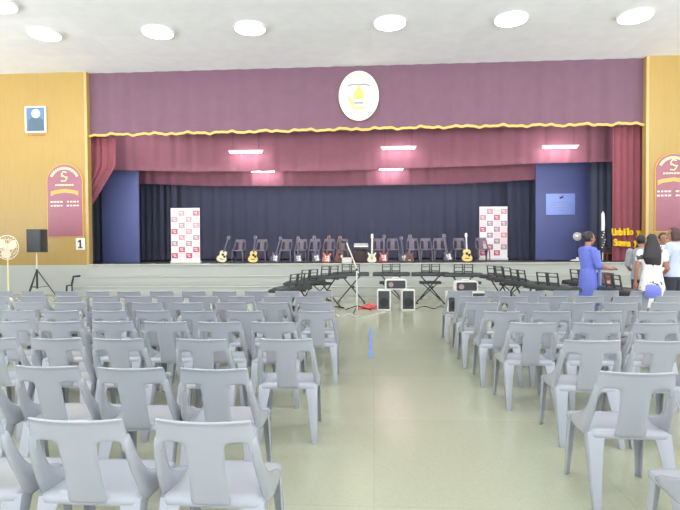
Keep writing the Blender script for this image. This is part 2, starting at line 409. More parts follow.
# oval crest on the valance
YO = YV - .078
pc = at_y(358.8, 96, YO); rx = 20.0 * YO / FPX; rz = 24.6 * YO / FPX
t = thing('school_crest', 'large cream oval crest with yellow torch-like emblem on burgundy valance', 'crest', pc)
def oval(a, b_, n=48, c=(0, 0)): return [(c[0] + a * math.cos(2 * math.pi * k / n), c[1] + b_ * math.sin(2 * math.pi * k / n)) for k in range(n)]
MB().prism(oval(rx, rz), -.03, .03).build('rim', M['cream'], t, bevel=.01)
MB().prism(oval(rx * .965, rz * .965), -.045, -.028).build('face', M['ivory'], t, bevel=.004)
m = MB(); sx = rx / 20.0   # metres per photo pixel here
def pp(l): return [(a * sx, b_ * sx) for a, b_ in l]
m.prism(pp([(-5, -3.5), (-5, 1.5), (-3.6, 4), (-1.8, 6.5), (-.6, 9.5), (.6, 9.5), (2, 6.5), (4, 4), (4.6, 1.5), (4.6, -3.5)]), -.058, -.044)
m.build('bell_emblem', M['yellow'], t, bevel=.004)
m = MB(); m.prism(pp([(-4.6, -8.2), (-4.6, -6), (4.4, -6), (4.4, -8.2)]), -.056, -.044); m.build('plinth', M['greyink'], t)
m = MB()
m.prism(pp([(-8.5, -9.5), (-4, -11.2), (0, -11.8), (4, -11.4), (7, -10.2), (6.6, -11.8), (3.5, -13.2), (0, -13.7), (-4, -13), (-8.2, -11.4)]), -.054, -.044); m.build('ribbon', M['yellow'], t)
m = MB(); m.tube([(-11 * sx, -.05, 9.5 * sx), (-6 * sx, -.05, 11.2 * sx), (0, -.05, 10.4 * sx), (6 * sx, -.05, 11.2 * sx), (11 * sx, -.05, 9.5 * sx)], .018, 6); m.build('garland', M['greyink'], t)
m = MB()
for i, a in enumerate((200, 212, 224, 236)): m.ell((10 * sx * math.cos(R(a)), -.047, 12 * sx * math.sin(R(a)) + .05), (.04, .008, .05), 8, 5)
m.build('leaf_spray', M['yellow'], t)

# framed portrait on left wood wall
YW = WY - .03
p0, p1 = at_y(25.5, 133, YW), at_y(46, 106, YW)
t = thing('framed_portrait', 'small framed blue portrait high on the left wood wall', 'picture', ((p0.x + p1.x) / 2, YW, (p0.z + p1.z) / 2))
w, h = p1.x - p0.x, p1.z - p0.z
m = MB(); fw = .045
m.box((-w / 2 + fw / 2, 0, 0), (fw, .05, h)); m.box((w / 2 - fw / 2, 0, 0), (fw, .05, h)); m.box((0, 0, h / 2 - fw / 2), (w - 2 * fw, .05, fw)); m.box((0, 0, -h / 2 + fw / 2), (w - 2 * fw, .05, fw))
m.build('frame', M['cream'], t, bevel=.006)
m = MB(); m.box((0, .01, 0), (w - fw, .02, h - fw)); m.build('picture', M['picblue'], t, smooth=False)
m = MB(); m.prism([(-w * .36, -h * .42), (-w * .34, -.02), (-w * .2, h * .06), (w * .06, h * .1), (w * .25, h * .05), (w * .36, -.03), (w * .36, -h * .42)], -.008, .0); m.build('figure', M['picdark'], t)
m = MB(); m.prism(oval(w * .2, h * .17, 20, (0.01, h * .22)), -.012, .0); m.build('head', M['picpale'], t)
m = MB()
for xx in (-.24, -.14, -.05, .06, .15, .24): m.box((xx, .022, -h / 2 - .07), (.07, .012, .035))
m.build('caption', M['redink'], t, smooth=False)

# number sign
p = at_y(80.3, 244, YW)
t = thing('number_sign', 'white square sign with black numeral 1 at foot of left honour board', 'sign', p)
MB().box((0, .01, 0), (.29, .02, .37)).build('plate', M['white'], t, bevel=.003)
MB().prism([(-.07, -.13), (.07, -.13), (.07, -.095), (.027, -.095), (.027, .13), (-.012, .13), (-.075, .085), (-.075, .045), (-.022, .075), (-.022, -.095), (-.07, -.095)], -.008, .002).build('numeral', M['ink'], t, smooth=False)

# honour boards
def honour(px0, px1, pt, ps, pb, label):
    a, b_, c = at_y(px0, pb, YW), at_y(px1, pb, YW), at_y((px0 + px1) / 2, pt, YW)
    zs = at_y(px0, ps, YW).z
    w = b_.x - a.x; h = c.z - a.z; hs = zs - a.z
    t = thing('honour_board', label, 'honour board', ((a.x + b_.x) / 2, YW, (a.z + b_.z) / 2), group=None)
    def arch(k, z0):
        pts = [(-w / 2 * k, z0), (w / 2 * k, z0)]
        for i in range(21):
            an = math.pi * i / 20; pts.append((w / 2 * k * math.cos(an), hs + (h - hs) * k * math.sin(an)))
        return pts
    MB().prism(arch(1, 0), -.01, .03).build('frame', M['gold'], t, bevel=.004)
    MB().prism(arch(.955, .03), -.022, -.009).build('panel', M['boardred'], t, bevel=.003)
    m = MB()
    for i in range(15):
        an = math.pi * (.16 + .68 * i / 14)
        x_, z_ = w * .40 * math.cos(an), hs - .03 + (h - hs) * .80 * math.sin(an)
        m.box((x_, -.026, z_), (.05, .008, .075), (0, -(an - math.pi / 2), 0))
    m.build('arched_heading', M['paleyellow'], t, smooth=False)
    m = MB(); z0 = hs + (h - hs) * .28
    m.tube([(.08, -.026, z0 + .13), (-.03, -.026, z0 + .16), (-.09, -.026, z0 + .07), (0, -.026, z0), (.09, -.026, z0 - .05), (.02, -.026, z0 - .14), (-.10, -.026, z0 - .13)], .018, 6)
    m.tube([(-.1, -.026, z0 + .02), (.12, -.026, z0 - .02)], .012, 6)
    m.build('monogram', M['paleyellow'], t)
    m = MB()
    for i in range(8): m.box((-.26 + .075 * i, -.025, hs - .10), (.055, .006, .045))
    m.build('subtitle', M['paleyellow'], t, smooth=False)
    m = MB(); zr = hs - .36
    rb = [(-.44, zr - .08), (-.30, zr - .01), (-.2, zr), (0, zr + .03), (.2, zr), (.3, zr - .01), (.44, zr - .08), (.44, zr + .06), (.3, zr + .10), (.2, zr + .11), (0, zr + .14), (-.2, zr + .11), (-.3, zr + .10), (-.44, zr + .06)]
    m.prism(rb, -.03, -.02); m.build('ribbon', M['letter' if False else 'gold'], t)
    m = MB()
    for zz in (hs - .62, hs - .74):
        for i in range(9):
            if i in (4,): continue
            m.box((-.42 + .105 * i, -.025, zz), (random.uniform(.05, .09), .006, .045))
    m.build('name_rows', M['cream'], t, smooth=False)
    return t
honour(47.8, 83.8, 163.5, 182, 237.5, 'arched plum honour board with gold lettering on the left wood wall')
honour(654.5, 691, 153, 170, 232, 'arched plum honour board with gold lettering on the right wood wall')

# yellow foam words on right crimson curtain
YT = WY + .38
def word(px0, px1, py, ph, txt, label):
    p = at_y((px0 + px1) / 2, py, YT); w = (px1 - px0) * YT / 1.035 / FPX
    t = thing('foam_word', label, 'lettering', p, group=None)
    wl = [txt]; n = len(txt); cw = w / n
    for i, ch in enumerate(txt):
        if ch == ' ': continue
        o = text_poly('letter', ch, ph * YT / FPX * 1.45, .03, M['letter'], t, (-w / 2 + cw * (i + .5), 0, random.uniform(-.02, .02)), (R(90), 0, 0))
        bb = [v.co.x for v in o.data.vertices]; ww = max(bb) - min(bb); k = cw * 1.0 / ww
        o.scale = (k if ch not in 'il' else k * .6, 1, 1)
word(612.5, 643, 232.5, 6.5, 'Umbilo yr', 'upper line of yellow foam letters pinned to the right crimson curtain')
word(614, 640, 243, 6.5, 'Summa yl', 'lower line of yellow foam letters pinned to the right crimson curtain')

# ---------------------------------------------------------------- lamps
lamp_xy = []
for n, (px, py) in enumerate(((45, 33), (158, 31), (250, 27), (390, 22), (511, 18), (635, 15))):
    p = at_z(px, py, CZ); lamp_xy.append((p.x, p.y, n))
names = ['leftmost of the six round ceiling lamps in front of the stage', 'second from left of the six round ceiling lamps',
         'third from left of the six round ceiling lamps', 'fourth from left of the six lamps, nearest the oval crest',
         'fifth from left of the six round ceiling lamps', 'rightmost of the six round ceiling lamps, over the right wood wall']
def lamp_mesh():
    t = thing('ceiling_lamp', names[0], 'ceiling lamp', (0, 0, CZ), group='round ceiling lamps')
    MB().lathe([(.38, 0), (.40, -.02), (.40, -.055), (.37, -.06)], 32).build('housing', M['white'], t)
    MB().lathe([(.365, -.045), (.365, -.066), (.31, -.09), (.16, -.11), (.02, -.115)], 32).build('diffuser', M['lamp'], t)
    return t
L0 = lamp_mesh()
def lamp_light(x, y, e):
    ld = bpy.data.lights.new('lamp_light', 'AREA'); ld.shape = 'DISK'; ld.size = .6; ld.energy = e; ld.color = (1, .98, .96)
    lo = bpy.data.objects.new('lamp_light', ld); lo.location = (x, y, CZ - .12); COL.objects.link(lo)
LE = 55
for i, (x, y, n) in enumerate(lamp_xy):
    o = L0 if i == 0 else copy_tree(L0)
    o.location = (x, y, CZ); o['label'] = 'bright ' + names[n]
    lamp_light(x, y, LE)
p = at_z(-2, 3, CZ); o = copy_tree(L0); o.location = (p.x, p.y, CZ); o['label'] = 'bright round ceiling lamp cut by the top left corner of the photo'
for y in (6.2, 0.2, -5.5):
    for i in range(6): lamp_light(-9 + i * 3.6, y, LE * (1.0 if y > 5 else .4))

# unseen lamps added above the borders to brighten the stage interior
work = None
for i in range(5):
    for yy in (WY + 2.0, WY + 3.9):
        x = XL + 2.2 + i * (XR - XL - 4.4) / 4
        o = L0 if False else copy_tree(L0); o.location = (x, yy, 6.45); o['label'] = 'unseen round lamp added behind the curtains to brighten the stage'; o['group'] = 'added fill lamps over the stage'
        ld = bpy.data.lights.new('stage_fill_light', 'AREA'); ld.shape = 'DISK'; ld.size = .6; ld.energy = 16; ld.color = (1, .98, 1)
        lo = bpy.data.objects.new('stage_fill_light', ld); lo.location = (x, yy, 6.3); COL.objects.link(lo)
for x in (XL + 1.1, XR - 1.8):  # two more added lamps, filling the stage ends
    o = copy_tree(L0); o.location = (x, WY + .75, 6.5); o['label'] = 'unseen round lamp added behind the curtains to brighten the stage'; o['group'] = 'added fill lamps over the stage'
    ld = bpy.data.lights.new('stage_fill_light', 'AREA'); ld.shape = 'DISK'; ld.size = .6; ld.energy = 40 if x < 0 else 15; ld.color = (1, .98, 1)
    lo = bpy.data.objects.new('stage_fill_light', ld); lo.location = (x, WY + .75, 6.35); COL.objects.link(lo)
# tube lights over the stage
def tube_light(px, py, Y, wpx, label, e, first=True):
    p = at_y(px, py, Y); L = wpx * Y / FPX
    t = thing('tube_light', label, 'tube light', p, group=None)
    MB().box((0, .0, .05), (L + .08, .09, .05)).build('housing', M['white'], t, bevel=.008)
    m = MB()
    for s_ in (-1, 1): m.tube([(s_ * L * .25 - L * .235, 0, 0), (s_ * L * .25 + L * .235, 0, 0)], .024, 10)
    m.build('tube', M['tube'], t)
    m = MB()
    for s_ in (-1, 1): m.tube([(s_ * L * .4, 0, .07), (s_ * L * .4, 0, CZ - .3 - p.z)], .006, 6)
    m.build('hanger', M['dark'], t)
    ld = bpy.data.lights.new('tube_area', 'AREA'); ld.shape = 'RECTANGLE'; ld.size = L; ld.size_y = .05; ld.energy = e; ld.color = (1, .93, .95)
    lo = bpy.data.objects.new('tube_area', ld); lo.location = (p.x, p.y + .06, p.z - .03); lo.rotation_euler = (R(70), 0, 0); COL.objects.link(lo)
tube_light(246, 152.5, WY + .95, 33, 'glowing tube light before the border curtain, left of the three', 9)
tube_light(398.5, 148.5, WY + .95, 33, 'glowing tube light before the border curtain, middle of the three', 9)
tube_light(560, 147.5, WY + .95, 33, 'glowing tube light before the border curtain, above the blue flat', 9)
tube_light(263, 171.5, WY + 2.3, 24, 'half-hidden tube light behind border curtain, above left guitars', 9)
tube_light(391, 169.5, WY + 2.3, 24, 'half-hidden tube light behind border curtain, above the piano', 9)

# ---------------------------------------------------------------- chairs
def chair_parts(root, pm):
    # seat
    bm = bmesh.new(); nx, ny = 8, 8; g = []
    for j in range(-1, ny + 2):
        row = []
        for i in range(-1, nx + 2):
            u = min(max(i / nx, 0), 1) * 2 - 1; v = min(max(j / ny, 0), 1)
            x = u * (.229 + .008 * v + .008 * math.sin(v * math.pi)); y = -.19 + .42 * v + .015 * (1 - u * u) * v
            z = .435 - .014 * (1 - u * u) * math.sin(v * math.pi) - .012 * max(0, v - .75) * 4
            if i in (-1, nx + 1) or j in (-1, ny + 1): z = .385
            row.append(bm.verts.new((x, y, z)))
        g.append(row)
    for a, b_ in zip(g, g[1:]):
        for i in range(len(a) - 1): bm.faces.new((a[i], a[i + 1], b_[i + 1], b_[i]))
    bmesh.ops.remove_doubles(bm, verts=bm.verts, dist=.0005)
    m = MB(); m.bm.free(); m.bm = bm
    m.build('seat', pm, root, mods=[('SOLIDIFY', dict(thickness=.012, offset=-1)), ('SUBSURF', dict(levels=1))], ang=70)
    # backrest: top rail, central splat, side posts sweeping into the seat sides
    xs = [-1, -.93, -.85, -.64, -.43, -.22, 0, .22, .43, .64, .85, .93, 1]
    zs = [.40, .425, .50, .58, .645, .68, .70, .725, .765, .792, .80]
    bm = bmesh.new(); g = []
    def yb(z, u):
        y = -.185 - .235 * (z - .43)
        k = max(0, (z - .43) / .37); y -= .034 * (1 - u * u) * (.35 + .65 * k)
        if z >= .80: y -= .012
        return y
    for z in zs:
        hw = .241 - .036 * (z - .4) / .4; row = []
        for u in xs:
            uu = u
            if abs(u) == .43: uu = u * (1.0 - .08 * math.sin(math.pi * min(1, max(0, (z - .43) / .27))))
            x = uu * (hw if abs(u) > .7 else (.207 if abs(u) < .5 else .5 * (hw + .207))); zz = z + (.003 * u * u if z > .74 else 0)
            row.append(bm.verts.new((x, yb(z, u), zz)))
        g.append(row)
    for j in range(len(zs) - 1):
        for i in range(len(xs) - 1):
            open_ = (j <= 5 and (2 <= i <= 3 or 8 <= i <= 9)) or (j <= 3 and (i < 4 or i > 7))
            if not open_: bm.faces.new((g[j][i], g[j][i + 1], g[j + 1][i + 1], g[j + 1][i]))
    m = MB(); m.bm.free(); m.bm = bm
    # side arms: from the rail ends they sweep forward and down into the seat edges
    arm = [((-.268, .715), (-.238, .745)), ((-.256, .66), (-.212, .67)), ((-.238, .60), (-.182, .607)), ((-.214, .54), (-.145, .553)), ((-.190, .485), (-.09, .508)), ((-.170, .435), (.01, .472)), ((-.160, .40), (.12, .44)), ((-.15, .388), (.20, .40))]
    for s_ in (-1, 1):
        rr = []
        for (y0, z0), (y1, z1) in arm:
            zm = .5 * (z0 + z1); xo = .212 + .032 * max(0, min(1, (.74 - zm) / .3)); th = .026 + .012 * max(0, min(1, (.74 - zm) / .3))
            rr.append([(s_ * xo, y0, z0), (s_ * (xo + .003), .5 * (y0 + y1), zm), (s_ * xo, y1, z1), (s_ * (xo - th), y1 + .004, z1 - .006), (s_ * (xo - th), y0 + .01, z0)])
        m.rings(rr)
    m.build('backrest', pm, root, mods=[('SOLIDIFY', dict(thickness=.014, offset=0)), ('SUBSURF', dict(levels=1))], ang=60)
    # legs, angle-section and tapered
    for sx_, sy, x0, y0, x1, y1, w0, w1 in ((-1, 1, .232, .195, .240, .235, .062, .034), (1, 1, .232, .195, .240, .235, .062, .034), (-1, -1, .232, -.180, .234, -.295, .098, .038), (1, -1, .232, -.180, .234, -.295, .098, .038)):
        rr = []
        for k in range(5):
            t = k / 4; x = sx_ * (x0 + (x1 - x0) * t); y = y0 + (y1 - y0) * t; w = w0 + (w1 - w0) * t ** .8; th = .009; z = .42 * (1 - t)
            d = -sy
            rr.append([(x, y, z), (x - sx_ * w, y, z), (x - sx_ * w, y + d * th, z), (x - sx_ * th, y + d * th, z), (x - sx_ * th, y + d * w, z), (x, y + d * w, z)])
        MB().rings(rr).build('leg', pm, root, bevel=.003)
ORD = ['first', 'second', 'third', 'fourth', 'fifth', 'sixth', 'seventh', 'eighth', 'ninth', 'tenth', 'eleventh', 'twelfth']
rail_y = [2.12, 3.02, 3.95, 4.82, 5.61, 6.42, 7.2, 8.0]
leftc = [[-46, 79, 206], [-38, 48, 132, 216], [-6, 57, 120, 204, 285], [9, 60, 112.5, 166, 220, 274], [19, 62, 110, 153, 198, 246, 316],
         [-8, 30, 69, 106, 148, 189, 231, 272, 317], [-3, 32, 69, 105, 137, 170, 205, 242, 276, 309], [2, 34, 66, 97.5, 129.5, 161.5, 193.5, 225, 257, 287, 319.5]]
rightc = [[774], [637], [593, 664], [532, 596, 655], [502, 552, 603, 658], [482, 533, 577, 620, 668], [473, 514, 554, 590, 627, 670], [460, 498, 532, 566, 606, 643, 676]]
top_y = [418, 367, 339, 322, 311, 302.3, 296, 291]
chair0 = thing('plastic_chair', 'x', 'chair', group='grey plastic chairs facing the stage')
chair_parts(chair0, M['plastic'])
first = True
for side, data in (('left', leftc), ('right', rightc)):
    for r, row in enumerate(data):
        n = len(row); order = list(row) if side == 'right' else list(reversed(row))
        for s_, px in enumerate(order):
            p = at_y(px, top_y[r], rail_y[r])
            o = chair0 if first else copy_tree(chair0); first = False
            o.location = (p.x, rail_y[r] + .262 + random.uniform(-.02, .02), 0); o.rotation_euler.z = R(random.uniform(-2.2, 2.2))
            if side == 'right' and r == 1: o.rotation_euler.z = R(-3)
            o.scale.x = 1 if r < 1 else (.985 if r < 4 else (.93 if r < 6 else .90))
            who = 'aisle seat' if s_ == 0 else ORD[s_] + ' seat from the aisle'
            rw = 'row nearest the camera' if r == 0 else ('row nearest the stage' if r == 7 else ORD[r] + ' row from the camera')
            o['label'] = f'grey plastic chair in {side} block, {rw}, {who}'

# dark chairs on stage
SY = 17.75
sc0 = thing('plastic_chair', 'x', 'chair', group='mauve-grey chairs along the stage'); chair_parts(sc0, M['plastic2'])
stage_chairs = [239, 261, 286, 301, 314.5, 329, 342.5, 378.5, 393, 413, 426.3, 439.6, 460, 482.5]
for i, px in enumerate(stage_chairs):
    o = sc0 if i == 0 else copy_tree(sc0)
    p = at_y(px, 262, SY); o.location = (p.x, SY + random.uniform(-.02, .02), SH - .0); o.rotation_euler.z = R(180 + random.uniform(-2, 2)); o.scale = (.86, .97, .97)
    pos = ORD[i] + ' from left' if i < 7 else ('last at right before the checkered banner' if i == 13 else ORD[13 - i] + ' from right')
    o['label'] = f'mauve-grey plastic chair on stage facing the hall, {pos}'

# ---------------------------------------------------------------- checkered banners
def banner(px0, px1, pt, pb, Y, label, first=True):
    a, b_ = at_y(px0, pb, Y), at_y(px1, pt, Y); w = b_.x - a.x; h = b_.z - SH
    t = thing('pull_up_banner', label, 'banner', ((a.x + b_.x) / 2, Y, SH), group=None)
    m = MB(); rows, cols = 8, 4; mt = .05; cw = w / cols; chh = (h - .16 - mt) / rows
    m.box((0, 0, .08 + (h - .08) / 2), (w, .012, h - .08))
    strong = {(3, 0), (6, 1), (7, 0), (7, 2)}
    for r in range(rows):
        for c in range(cols):
            x = -w / 2 + cw * (c + .5); z = h - mt - chh * (r + .5)
            if (r + c) % 2 == 1:
                m.mi = 3 if (r, c) in strong or random.random() < .15 else (2 if random.random() < .6 else 4)
                m.box((x, -.008, z), (cw * .86, .004, chh * .88))
                m.mi = 1
                m.box((x - cw * .05, -.0105, z + chh * .12), (cw * .42, .002, chh * .16)); m.box((x + cw * .04, -.0105, z - chh * .14), (cw * .34, .002, chh * .12))
            else:
                m.mi = 1 if random.random() < .5 else 0
                m.box((x, -.0075, z), (cw * .98, .003, chh * .98))
    m.build('printed_sheet', [M['bannerwhite'], M['bannerpale'], M['bannerpink'], M['bannerred'], M['bannergrey']], t, smooth=False)
    MB().box((0, .02, .05), (w + .03, .16, .09)).build('base_case', M['white'], t, bevel=.012)
    MB().box((0, .0, h + .005), (w + .01, .03, .03)).build('top_bar', M['white'], t, bevel=.006)
    m = MB(); m.tube([(0, .05, .09), (0, .03, h)], .012, 8); m.build('support_pole', M['dark'], t)
    return t
banner(171.5, 199.5, 208.5, 264, WY + .75, 'white and red checkered pull-up banner at left of stage')
banner(479.5, 507.3, 207, 262, WY + 2.5, 'white and red checkered pull-up banner at right of stage behind chair')

# ---------------------------------------------------------------- guitars
def lobes(prof):
    L = [(-x, z) for x, z in prof]; return [(x, z) for x, z in prof] + L[::-1]
ACO = [(.0, 0), (.09, .004), (.15, .03), (.185, .085), (.19, .14), (.17, .195), (.135, .235), (.122, .265), (.128, .30), (.14, .34), (.138, .385), (.115, .425), (.06, .45), (0.02, .452)]
ELE = [(.0, 0), (.09, .005), (.14, .04), (.16, .10), (.145, .16), (.115, .20), (.108, .235), (.125, .28), (.15, .33), (.14, .36), (.10, .345), (.06, .30), (.03, .30)]
def guitar(kind, body, px, py, Y, tilt, lean, label, top=None, neckm=None, guard=None, scale=.9):
    p = at_y(px, py, Y)
    t = thing('acoustic_guitar' if kind == 'a' else 'electric_guitar', label, 'guitar', (p.x, Y, SH + .004 + (.02 if abs(tilt) > 6 else .0)), group='guitars along the stage front', scale=scale)
    t.rotation_euler = (R(-lean), R(tilt), 0)
    neckm = neckm or M['mahog']
    if kind == 'a':
        MB().prism(lobes(ACO), 0, .1).build('body', body, t, bevel=.008)
        MB().prism(lobes([(x * .96, .008 + z * .965) for x, z in ACO]), -.004, .002).build('soundboard', top or body, t)
        bd = [c for c in COL.objects if c.parent == t][-1]
        MB().prism(oval(.048, .048, 20, (0, .29)), -.008, -.003).build('sound_hole', M['hole'], bd)
        MB().box((0, -.01, .12), (.14, .014, .028)).build('bridge', M['hole'], bd, bevel=.004)
        if guard: MB().prism([(.03, .25), (.09, .29), (.12, .24), (.09, .17), (.05, .19)], -.008, -.003).build('pickguard', guard, bd)
        nz0, nz1 = .38, .86
    else:
        bd = MB().prism(lobes(ELE), 0, .045).build('body', body, t, bevel=.01)
        if guard: MB().prism([(-.06, .24), (-.02, .28), (.05, .27), (.10, .24), (.09, .16), (.12, .08), (.08, .04), (.03, .09), (-.05, .12)], -.006, .001).build('pickguard', guard, bd)
        m = MB()
        for z in (.13, .19, .25): m.box((0, -.008, z), (.075, .012, .022))
        m.build('pickup', M['black'], bd, bevel=.003)
        MB().box((0, -.008, .075), (.08, .014, .03)).build('bridge', M['white'], bd, bevel=.003)
        nz0, nz1 = .24, .84
    m = MB(); m.rings([[(-w, -.018, z), (w, -.018, z), (w * .8, .012, z), (-w * .8, .012, z)] for w, z in ((.029, nz0), (.023, nz1))]); m.build('neck', neckm, t, bevel=.004)
    m = MB(); m.prism([(-.022, nz1 - .01), (.022, nz1 - .01), (.04, nz1 + .05), (.034, nz1 + .17), (.0, nz1 + .185), (-.034, nz1 + .17), (-.04, nz1 + .05)], -.012, .008)
    hs_ = m.build('headstock', neckm, t, bevel=.004)
    m = MB()
    for s_ in (-1, 1):
        for k in range(3): m.tube([(s_ * .035, 0, nz1 + .06 + .04 * k), (s_ * .058, 0, nz1 + .06 + .04 * k)], .008, 6)
    m.build('tuning_peg', M['white'], hs_)
    return t
GY = 17.1
guitar('a', M['mahog'], 220.5, 262, GY, 15, 14, 'pale acoustic guitar leaning right, leftmost on stage beside the checkered banner', top=M['spruce'], guard=M['hole'], neckm=M['greylac'])
guitar('a', M['mahog'], 252.5, 262, GY, 4, 14, 'honey yellow acoustic guitar upright before the second stage chair', top=M['honey'], guard=M['hole'], neckm=M['greylac'])
guitar('e', M['greylac'], 273.5, 262, GY, 15, 12, 'dark electric guitar leaning right, left of the third stage chair', guard=M['white'], neckm=M['greylac'], scale=.87)
guitar('e', M['greylac'], 298, 262, GY, -1, 12, 'upright electric guitar with pinkish neck between third and fourth chairs', guard=M['white'], neckm=M['plastic2'], scale=.87)
guitar('e', M['greylac'], 316.5, 262, GY, -6, 12, 'dark electric guitar with white pickguard before the fifth stage chair', guard=M['white'], neckm=M['greylac'], scale=.9)
guitar('e', M['orange'], 326, 262, GY - .25, 6, 14, 'orange electric guitar standing before the sixth stage chair', guard=M['bannerpale'], neckm=M['mahog'], scale=.9)
guitar('a', M['mahog'], 339.5, 262, GY, 1, 14, 'brown acoustic guitar with cream pickguard left of the piano', top=M['mahog'], guard=M['cream'], neckm=M['mahog'], scale=.87)
guitar('e', M['cream'], 371.8, 261.5, GY - .4, 1, 12, 'cream electric guitar with white neck just right of the piano', guard=M['paleyellow'], neckm=M['cream'], scale=.92)
guitar('e', M['redlac'], 383.2, 261.5, GY, 3, 12, 'red electric guitar with white pickguard beside the cream one', guard=M['white'], neckm=M['plastic2'], scale=.9)
guitar('e', M['greylac'], 404, 261.5, GY, -6, 12, 'dark electric guitar tilted left with white pickguard, right of red one', guard=M['white'], neckm=M['greylac'], scale=.84)
guitar('e', M['mahog'], 409.5, 261.5, GY - .3, 2, 12, 'brown electric guitar upright at the chairs right of centre', guard=None, neckm=M['plastic2'], scale=.9)
guitar('e', M['greylac'], 449, 261, GY, -9, 12, 'dark electric guitar tilted left with white pickguard beside yellow acoustic', guard=M['white'], neckm=M['plastic2'], scale=.9)
guitar('a', M['mahog'], 467.3, 261, GY, 0, 14, 'honey yellow acoustic guitar upright at right, near the checkered banner', top=M['honey'], guard=M['hole'], neckm=M['picpale'], scale=.92)

# digital piano on stage, seen from the hall
p = at_y(361, 262, GY)
t = thing('digital_piano', 'dark digital piano with white keys on stage between brown and cream guitars', 'piano', (p.x, GY + .1, SH), R(4))
MB().box((0, .12, .22), (.46, .30, .44)).build('cabinet', M['brownbox'], t, bevel=.01)
MB().box((0, -.02, .47), (.48, .46, .06)).build('key_bed', M['black'], t, bevel=.008)
MB().box((0, -.11, .525), (.46, .24, .05), (R(38), 0, 0)).build('white_keys', M['white'], t, bevel=.004)
m = MB()
for i in range(12): m.box((-.21 + .038 * i, -.085, .565), (.018, .12, .02), (R(38), 0, 0))
m.build('black_keys', M['black'], t)
m = MB()
for s_ in (-1, 1): m.box((s_ * .21, -.16, .22), (.04, .04, .44))
m.build('front_leg', M['black'], t, bevel=.004)
# white crate on stage
p = at_y(347, 262, GY - .5); t = thing('storage_box', 'low white box on stage beneath the boom microphone stand', 'box', (p.x, GY - .55, SH))
MB().box((0, 0, .075), (.30, .22, .15)).build('body', M['white'], t, bevel=.01)
MB().box((0, 0, .16), (.32, .24, .02)).build('lid', M['cream'], t, bevel=.006)
# papers lying on the stage edge
for i, (px, lab) in enumerate(((108, 'white paper lying on stage edge before left blue flat'), (150, 'white paper lying on stage edge near left checkered banner'), (205, 'white paper lying on stage just right of left banner'))):
    p = at_y(px, 264, WY + .35)
    m = MB(); m.rings([[(-.13, -.1, 0), (-.05, -.1, .006), (.06, -.1, .004), (.13, -.1, .012), (.13, .1, .02), (.06, .1, .012), (-.05, .1, .01), (-.13, .1, .004)], [(-.13, -.1, .004), (-.05, -.1, .010), (.06, -.1, .008), (.13, -.1, .016), (.13, .1, .024), (.06, .1, .016), (-.05, .1, .014), (-.13, .1, .008)]])
    o = m.build('paper_sheet', M['white']); o.location = (p.x, WY + .4, SH - .002 + .0); tag(o, lab, 'paper')

# ---------------------------------------------------------------- keyboards on X stands
def keyboard_parts(t):
    m = MB(); m.prism_x([(-.15, 0), (.15, 0), (.15, .045), (.13, .085), (-.02, .095), (-.15, .05)], -.47, .47)   # y- is the player's side
    kbd = m.build('body', M['black'], t, bevel=.008)
    MB().box((0, -.075, .073), (.84, .13, .014), (R(13), 0, 0)).build('white_keys', M['white'], kbd, bevel=.002)
    m = MB()
    for i in range(36):
        if i % 7 in (2, 6): continue
        m.box((-.41 + .0233 * i, -.052, .088), (.012, .08, .012), (R(13), 0, 0))
    m.build('black_keys', M['black'], kbd, smooth=False)
    m = MB()
    for c in (-.12, .12):
        m.tube([(c - .10, .11, .08), (c - .10, .15, .30), (c + .10, .15, .30), (c + .10, .11, .08)], .017, 6)
        m.tube([(c - .10, .125, .13), (c + .10, .125, .13)], .016, 6); m.tube([(c - .10, .14, .235), (c + .10, .14, .235)], .009, 6)
    m.build('music_rest', M['black'], t)
    m = MB(); m.box((.0, .06, .092), (.16, .06, .008), (R(-4), 0, 0)); m.build('display', M['picdark'], kbd)
def stand_parts(t, H=.70):
    for y in (-.02, .02):
        s_ = 1 if y > 0 else -1
        m = MB(); m.tube([(-s_ * .34, y, .02), (s_ * .22, y, H - .02)], .016, 8); m.build('cross_bar', M['dark'], t)
    m = MB()
    for s_ in (-1, 1): m.box((s_ * .34, 0, .015), (.04, .40, .03))
    m.build('foot_bar', M['dark'], t, bevel=.006)
    m = MB()
    for s_ in (-1, 1): m.box((s_ * .22, 0, H - .012), (.035, .34, .024))
    m.build('top_bar', M['dark'], t, bevel=.005)
    m = MB(); m.tube([(-.06 + .0, -.045, H * .585), (-.06, .045, H * .585)], .03, 10); m.build('hinge', M['dark'], t)
def bench_parts(t):
    MB().box((0, 0, .465), (.58, .32, .07)).build('seat_pad', M['black'], t, bevel=.02)
    for y in (-.03, .03):
        s_ = 1 if y > 0 else -1
        m = MB(); m.tube([(-s_ * .25, y, .02), (s_ * .2, y, .43)], .014, 8); m.build('cross_bar', M['dark'], t)
    m = MB()
    for s_ in (-1, 1): m.box((s_ * .25, 0, .012), (.03, .32, .024))
    m.build('foot_bar', M['dark'], t, bevel=.004)
kb0 = thing('keyboard', 'x', 'keyboard', group='black keyboards below the stage'); keyboard_parts(kb0)
ks0 = thing('keyboard_stand', 'x', 'keyboard stand', group='cross-legged stands under the keyboards'); stand_parts(ks0)
KH = .70
